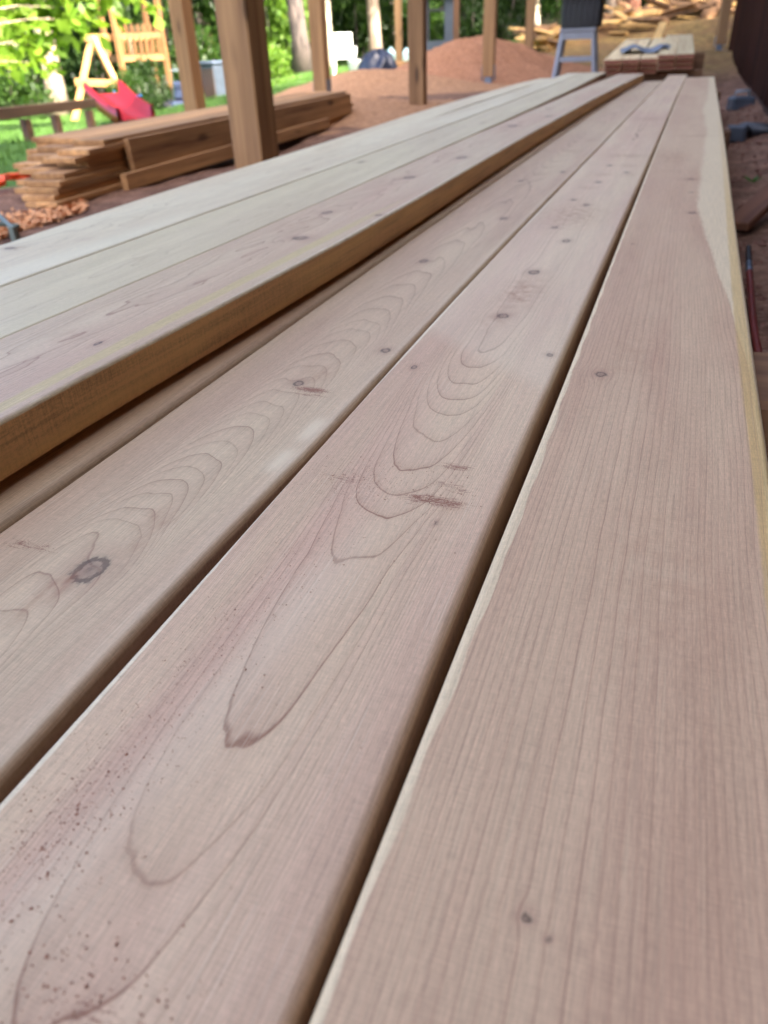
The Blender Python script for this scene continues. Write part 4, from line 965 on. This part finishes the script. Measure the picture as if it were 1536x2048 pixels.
crowns = []
for i in range(4):
    g = np.random.default_rng(40 + i); cs, rs = [], []
    for _ in range(26):
        a = g.uniform(0, 6.28); rr_ = g.uniform(.2, 2.6); z = g.uniform(-2.2, 3.5); rr_ *= 1 - max(0, z) / 5
        cs.append((math.cos(a) * rr_, math.sin(a) * rr_, z)); rs.append(g.uniform(.5, 1.15))
    crowns.append((quads_mesh('crown', leaves(5200, cs, rs, .17, .7, 60 + i)), cs))
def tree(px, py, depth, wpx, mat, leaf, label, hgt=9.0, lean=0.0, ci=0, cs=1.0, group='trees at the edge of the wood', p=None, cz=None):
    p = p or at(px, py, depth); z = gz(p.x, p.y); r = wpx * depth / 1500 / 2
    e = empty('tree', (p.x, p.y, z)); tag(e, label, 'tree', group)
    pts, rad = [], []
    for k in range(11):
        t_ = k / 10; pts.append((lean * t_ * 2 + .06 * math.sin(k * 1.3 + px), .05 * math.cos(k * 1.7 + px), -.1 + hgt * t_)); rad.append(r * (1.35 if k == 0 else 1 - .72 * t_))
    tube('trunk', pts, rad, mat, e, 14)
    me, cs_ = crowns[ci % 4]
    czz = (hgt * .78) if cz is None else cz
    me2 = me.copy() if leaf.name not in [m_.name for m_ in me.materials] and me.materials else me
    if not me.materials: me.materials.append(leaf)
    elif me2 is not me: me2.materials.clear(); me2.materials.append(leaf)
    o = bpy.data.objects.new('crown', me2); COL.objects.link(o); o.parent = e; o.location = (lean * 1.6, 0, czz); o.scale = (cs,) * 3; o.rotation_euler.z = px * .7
    g = np.random.default_rng(int(abs(px)) + 5)
    for j in range(5):
        t_ = .5 + .09 * j; a = g.uniform(0, 6.28); b0_ = Vector(pts[int(t_ * 10)]); tip = b0_ + Vector((math.cos(a), math.sin(a), .7)) * g.uniform(1.0, 2.0) * cs
        tube('limb', [b0_, b0_.lerp(tip, .5) + Vector((0, 0, -.1)), tip], [r * .35, r * .22, r * .08], mat, e, 7)
    return e
tree(112, 205, 22, 40, barkG, mMid, 'thick grey trunk dappled with sun behind the long beam at left', 10, .25, 0, 1.6)
tree(604, 152, 23, 36, barkD, mDkL, 'thick dark trunk right of the nearest posts, in front of the wood', 11, -.1, 1, 1.7)
tree(662, 138, 25, 17, barkW, mMid, 'slim pale sunlit trunk just right of the post by the chair', 10, .05, 2, 1.4)
tree(748, 100, 26, 27, barkG, mDkL, 'grey trunk above the dark rubbish bag', 11, 0, 3, 1.7)
tree(787, 98, 29, 14, barkW, mMid, 'thin pale trunk behind the thin distant post', 10, .1, 0)
tree(1070, 58, 24, 17, barkW, mMid, 'white sunlit trunk between the slim far post and black tub', 10, 0, 1)
tree(1222, 44, 24, 22, barkG, mDkL, 'pale grey trunk right of the black tub', 11, .05, 2, 1.1)
tree(1258, 44, 23, 27, barkR, mMid, 'reddish barked trunk over the far plank stack', 11, -.05, 3, 1.1)
tree(338, 170, 26, 30, barkD, mDkL, 'dark trunk behind the play tower', 11, .1, 0, 1.7)
tree(420, 150, 28, 22, barkG, mMid, 'grey trunk above the dark wheeled bin', 11, -.1, 1, 1.1)
tree(-40, 190, 26, 34, barkD, mMid, 'dark trunk cut by the left edge of the picture', 11, 0, 2, 1.8)
tree(1010, 60, 30, 16, barkD, mDkL, 'dark slim trunk behind the sand heap', 11, 0, 3, 1.1)
for k in range(16):
    px = -150 + k * 118 + RNG.uniform(-40, 40); dep = RNG.uniform(31, 42)
    tree(px, 100, dep, RNG.uniform(10, 24), [barkD, barkG, barkR][k % 3], [mDkL, mMid][k % 2], 'trunk standing deep in the shaded wood', RNG.uniform(10, 14), RNG.normal() * .2, k, 1.5, 'trees deep in the wood')

for k, (x, y) in enumerate([(9, 21), (14, 24), (7, 28), (12, 31), (18, 20), (4, 33), (18, 30)]):  # trees out of view, added to cast shade on the wood
    tree(0, 0, 26, 26, [barkD, barkG][k % 2], mDkL, 'unseen tall tree added beyond the house to shade the wood', 12 + k % 3, 0, k, 1.9, 'unseen trees added to shade the wood', Vector((x, y, 0)))

# young maple whose leaves hang over the lawn
mpos = at(-60, 190, 13.5); mz = gz(mpos.x, mpos.y); e = empty('maple_sapling', (mpos.x, mpos.y, mz)); tag(e, 'young maple with bright yellow green leaves hanging over the lawn at left', 'tree')
tube('trunk', [(0, 0, -.05), (.03, 0, 1.0), (-.05, .05, 2.2), (0, 0, 3.6)], [.035, .03, .022, .01], barkD, e, 8)
cs, rs = [], []
for (px, py, r_) in [(30, 20, .34), (90, 40, .36), (60, 90, .30), (20, 70, .34), (130, 15, .3), (150, 50, .26), (105, 85, .28), (10, 120, .3), (60, 125, .22), (110, 128, .2), (175, 40, .2), (95, 145, .16), (-30, 60, .4), (-40, 10, .4), (70, -20, .4), (150, -25, .4), (10, -40, .5), (110, -60, .5), (205, 10, .2), (240, 30, .16), (215, -25, .3), (260, -15, .25), (310, 18, .14), (190, 62, .12)]:
    c = at(px, py, 13.5 + RNG.uniform(-.5, .5)) - Vector((mpos.x, mpos.y, mz)); cs.append(list(c)); rs.append(r_)
link('crown', quads_mesh('crown', leaves(720, cs, rs, .27, .8, 90)), mMaple, e)
for c in cs[:12:2]:
    c = Vector(c); b0_ = Vector((0, 0, max(.8, min(3.2, c.z - .1)))); tube('limb', [b0_, b0_.lerp(c, .6) + Vector((0, 0, .08)), c], [.016, .011, .005], barkG, e, 6)

shr = []
for i in range(4):
    g = np.random.default_rng(70 + i); cs, rs = [], []
    for _ in range(18):
        a = g.uniform(0, 6.28); rr_ = g.uniform(0, .9); cs.append((math.cos(a) * rr_, math.sin(a) * rr_, g.uniform(.15, 1.7))); rs.append(g.uniform(.25, .5))
    shr.append(quads_mesh('foliage', leaves(2600, cs, rs, .11, .85, 80 + i)))
stem_me = {}
def shrub(px, py, dep, s, leaf, label, i, sz=1.0):
    p = at(px, py, dep); z = gz(p.x, p.y); e = empty('shrub', (p.x, p.y, z), px * .3); tag(e, label, 'shrub', 'shrubs along the edge of the wood')
    me = shr[i % 4]
    if not me.materials: me.materials.append(leaf)
    elif me.materials[0] is not leaf: me = me.copy(); me.materials.clear(); me.materials.append(leaf)
    o = bpy.data.objects.new('foliage', me); COL.objects.link(o); o.parent = e; o.scale = (s, s, s * sz)
    for k in range(3):
        a = k * 2.1; tube('stem', [(0, 0, -.03), (math.cos(a) * .2 * s, math.sin(a) * .2 * s, .6 * s), (math.cos(a) * .45 * s, math.sin(a) * .45 * s, 1.3 * s * sz)], [.03 * s, .02 * s, .008 * s], barkD, e, 6)
shrub_extra = [(262, 206, 18.2, .5, 0, 'in front of the play tower', 1.1), (322, 204, 18.5, .55, 1, 'under the play tower beside the mower', 1.2)]
L_ = lambda k: ['mid green', 'dark green', 'bright yellow green'][k]
for i, (px, py, dep, s, k, where, sz) in enumerate([
    (20, 212, 20, 1.1, 0, 'behind the long beam at far left', 1), (75, 214, 24, 1.3, 1, 'left of the thick grey trunk', 1.2), (200, 200, 24, 1.4, 1, 'behind the swing set legs', 1.3), (255, 195, 25, 1.3, 1, 'behind the red slide', 1.4),
    (310, 190, 24, 1.2, 0, 'behind the play tower', 1.2), (445, 175, 25, 1.5, 0, 'above the wheeled bin', 1.5), (552, 158, 20, .55, 2, 'low at the foot of the dark trunk', 1), (560, 152, 25, 1.4, 2, 'tall between the nearest posts and the dark trunk', 1.7),
    (640, 140, 27, 1.2, 1, 'behind the post by the chair', 1.4), (715, 112, 27, 1.3, 0, 'behind the white chair', 1.3), (812, 92, 27, 1.2, 0, 'left of the grey outdoor stand', 1.3), (870, 84, 26, 1.2, 0, 'seen through the grey outdoor stand', 1.2),
    (945, 74, 25, 1.1, 1, 'behind the sand heap', 1.3), (1010, 72, 28, 1.4, 1, 'behind the slim far post', 1.2), (1118, 66, 21, .9, 0, 'left of the black tub', 1.0), (1185, 58, 26, 1.3, 1, 'right of the black tub', 1.2), (1300, 42, 25, 1.5, 1, 'in deep shade above the slabs', 1.2), (1385, 26, 20.5, .42, 2, 'growing out of the slab heap on the bank', .9), (1450, 10, 26, 1.3, 0, 'above the slab heap near the house', 1.2)] + shrub_extra):
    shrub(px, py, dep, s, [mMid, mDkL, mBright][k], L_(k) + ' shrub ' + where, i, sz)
hp_ = at(935, 96, 10.6); e = empty('seedling', (hp_.x, hp_.y, hp_.z)); tag(e, 'small bright green seedling on top of the reddish sand heap', 'plant')
link('foliage', quads_mesh('foliage', leaves(40, [(.0, 0, .05), (.07, 0, .02), (-.05, 0, .0)], [.06, .05, .04], .05, .6, 99)), mBright, e)
tube('stem', [(0, 0, -.06), (0, 0, .08)], [.004, .003], mLf, e, 5)

# the far wood: one mass of foliage
g = np.random.default_rng(123); cs, rs = [], []
for _ in range(420):
    px = g.uniform(-500, 1900); dep = g.uniform(29, 50); c = at(px, 90, dep); z = gz(c.x, c.y)
    cs.append((c.x, c.y, z + abs(g.normal()) * 2.6 + .3)); rs.append(g.uniform(.8, 1.9))
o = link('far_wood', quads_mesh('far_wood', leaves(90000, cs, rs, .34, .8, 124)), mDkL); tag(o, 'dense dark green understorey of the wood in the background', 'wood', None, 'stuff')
cs2 = [cs[i] for i in range(0, 420, 11)]; o = link('far_wood', quads_mesh('far_wood', leaves(7000, cs2, [1.1] * len(cs2), .22, .8, 125)), mBright); tag(o, 'foliage patches in lighter yellow green, painted as sunlit, among the background wood', 'wood', None, 'stuff')  # sunlight on these clumps comes from a brighter leaf colour

# lawn blades
g = np.random.default_rng(5); n = 70000
px = g.uniform(-250, 760, n); X = g.uniform(-24, -3.6, n); Y = g.uniform(2.5, 25, n) ; kx = (X < -3.7 - .25 * np.sin(Y * 1.3)) & (Y < 25)
X, Y = X[kx], Y[kx]; Z = ground_z(X, Y); n = len(X); a = g.uniform(0, 6.28, n); hgt = g.uniform(.03, .085, n); wd = g.uniform(.004, .010, n)
B = np.stack([X, Y, Z - .005], -1); dx = np.stack([np.cos(a) * wd, np.sin(a) * wd, 0 * a], -1); tp = B + np.stack([g.normal(size=n) * .025, g.normal(size=n) * .025, hgt], -1)
o = link('grass', quads_mesh('grass', np.stack([B - dx, B + dx, tp], 1), 3), leaf_material('grass_blade', (.035, .085, .016, 1), (.075, .15, .026, 1), .3)); tag(o, 'short green lawn between the lumber pile and the wood', 'grass', None, 'stuff')
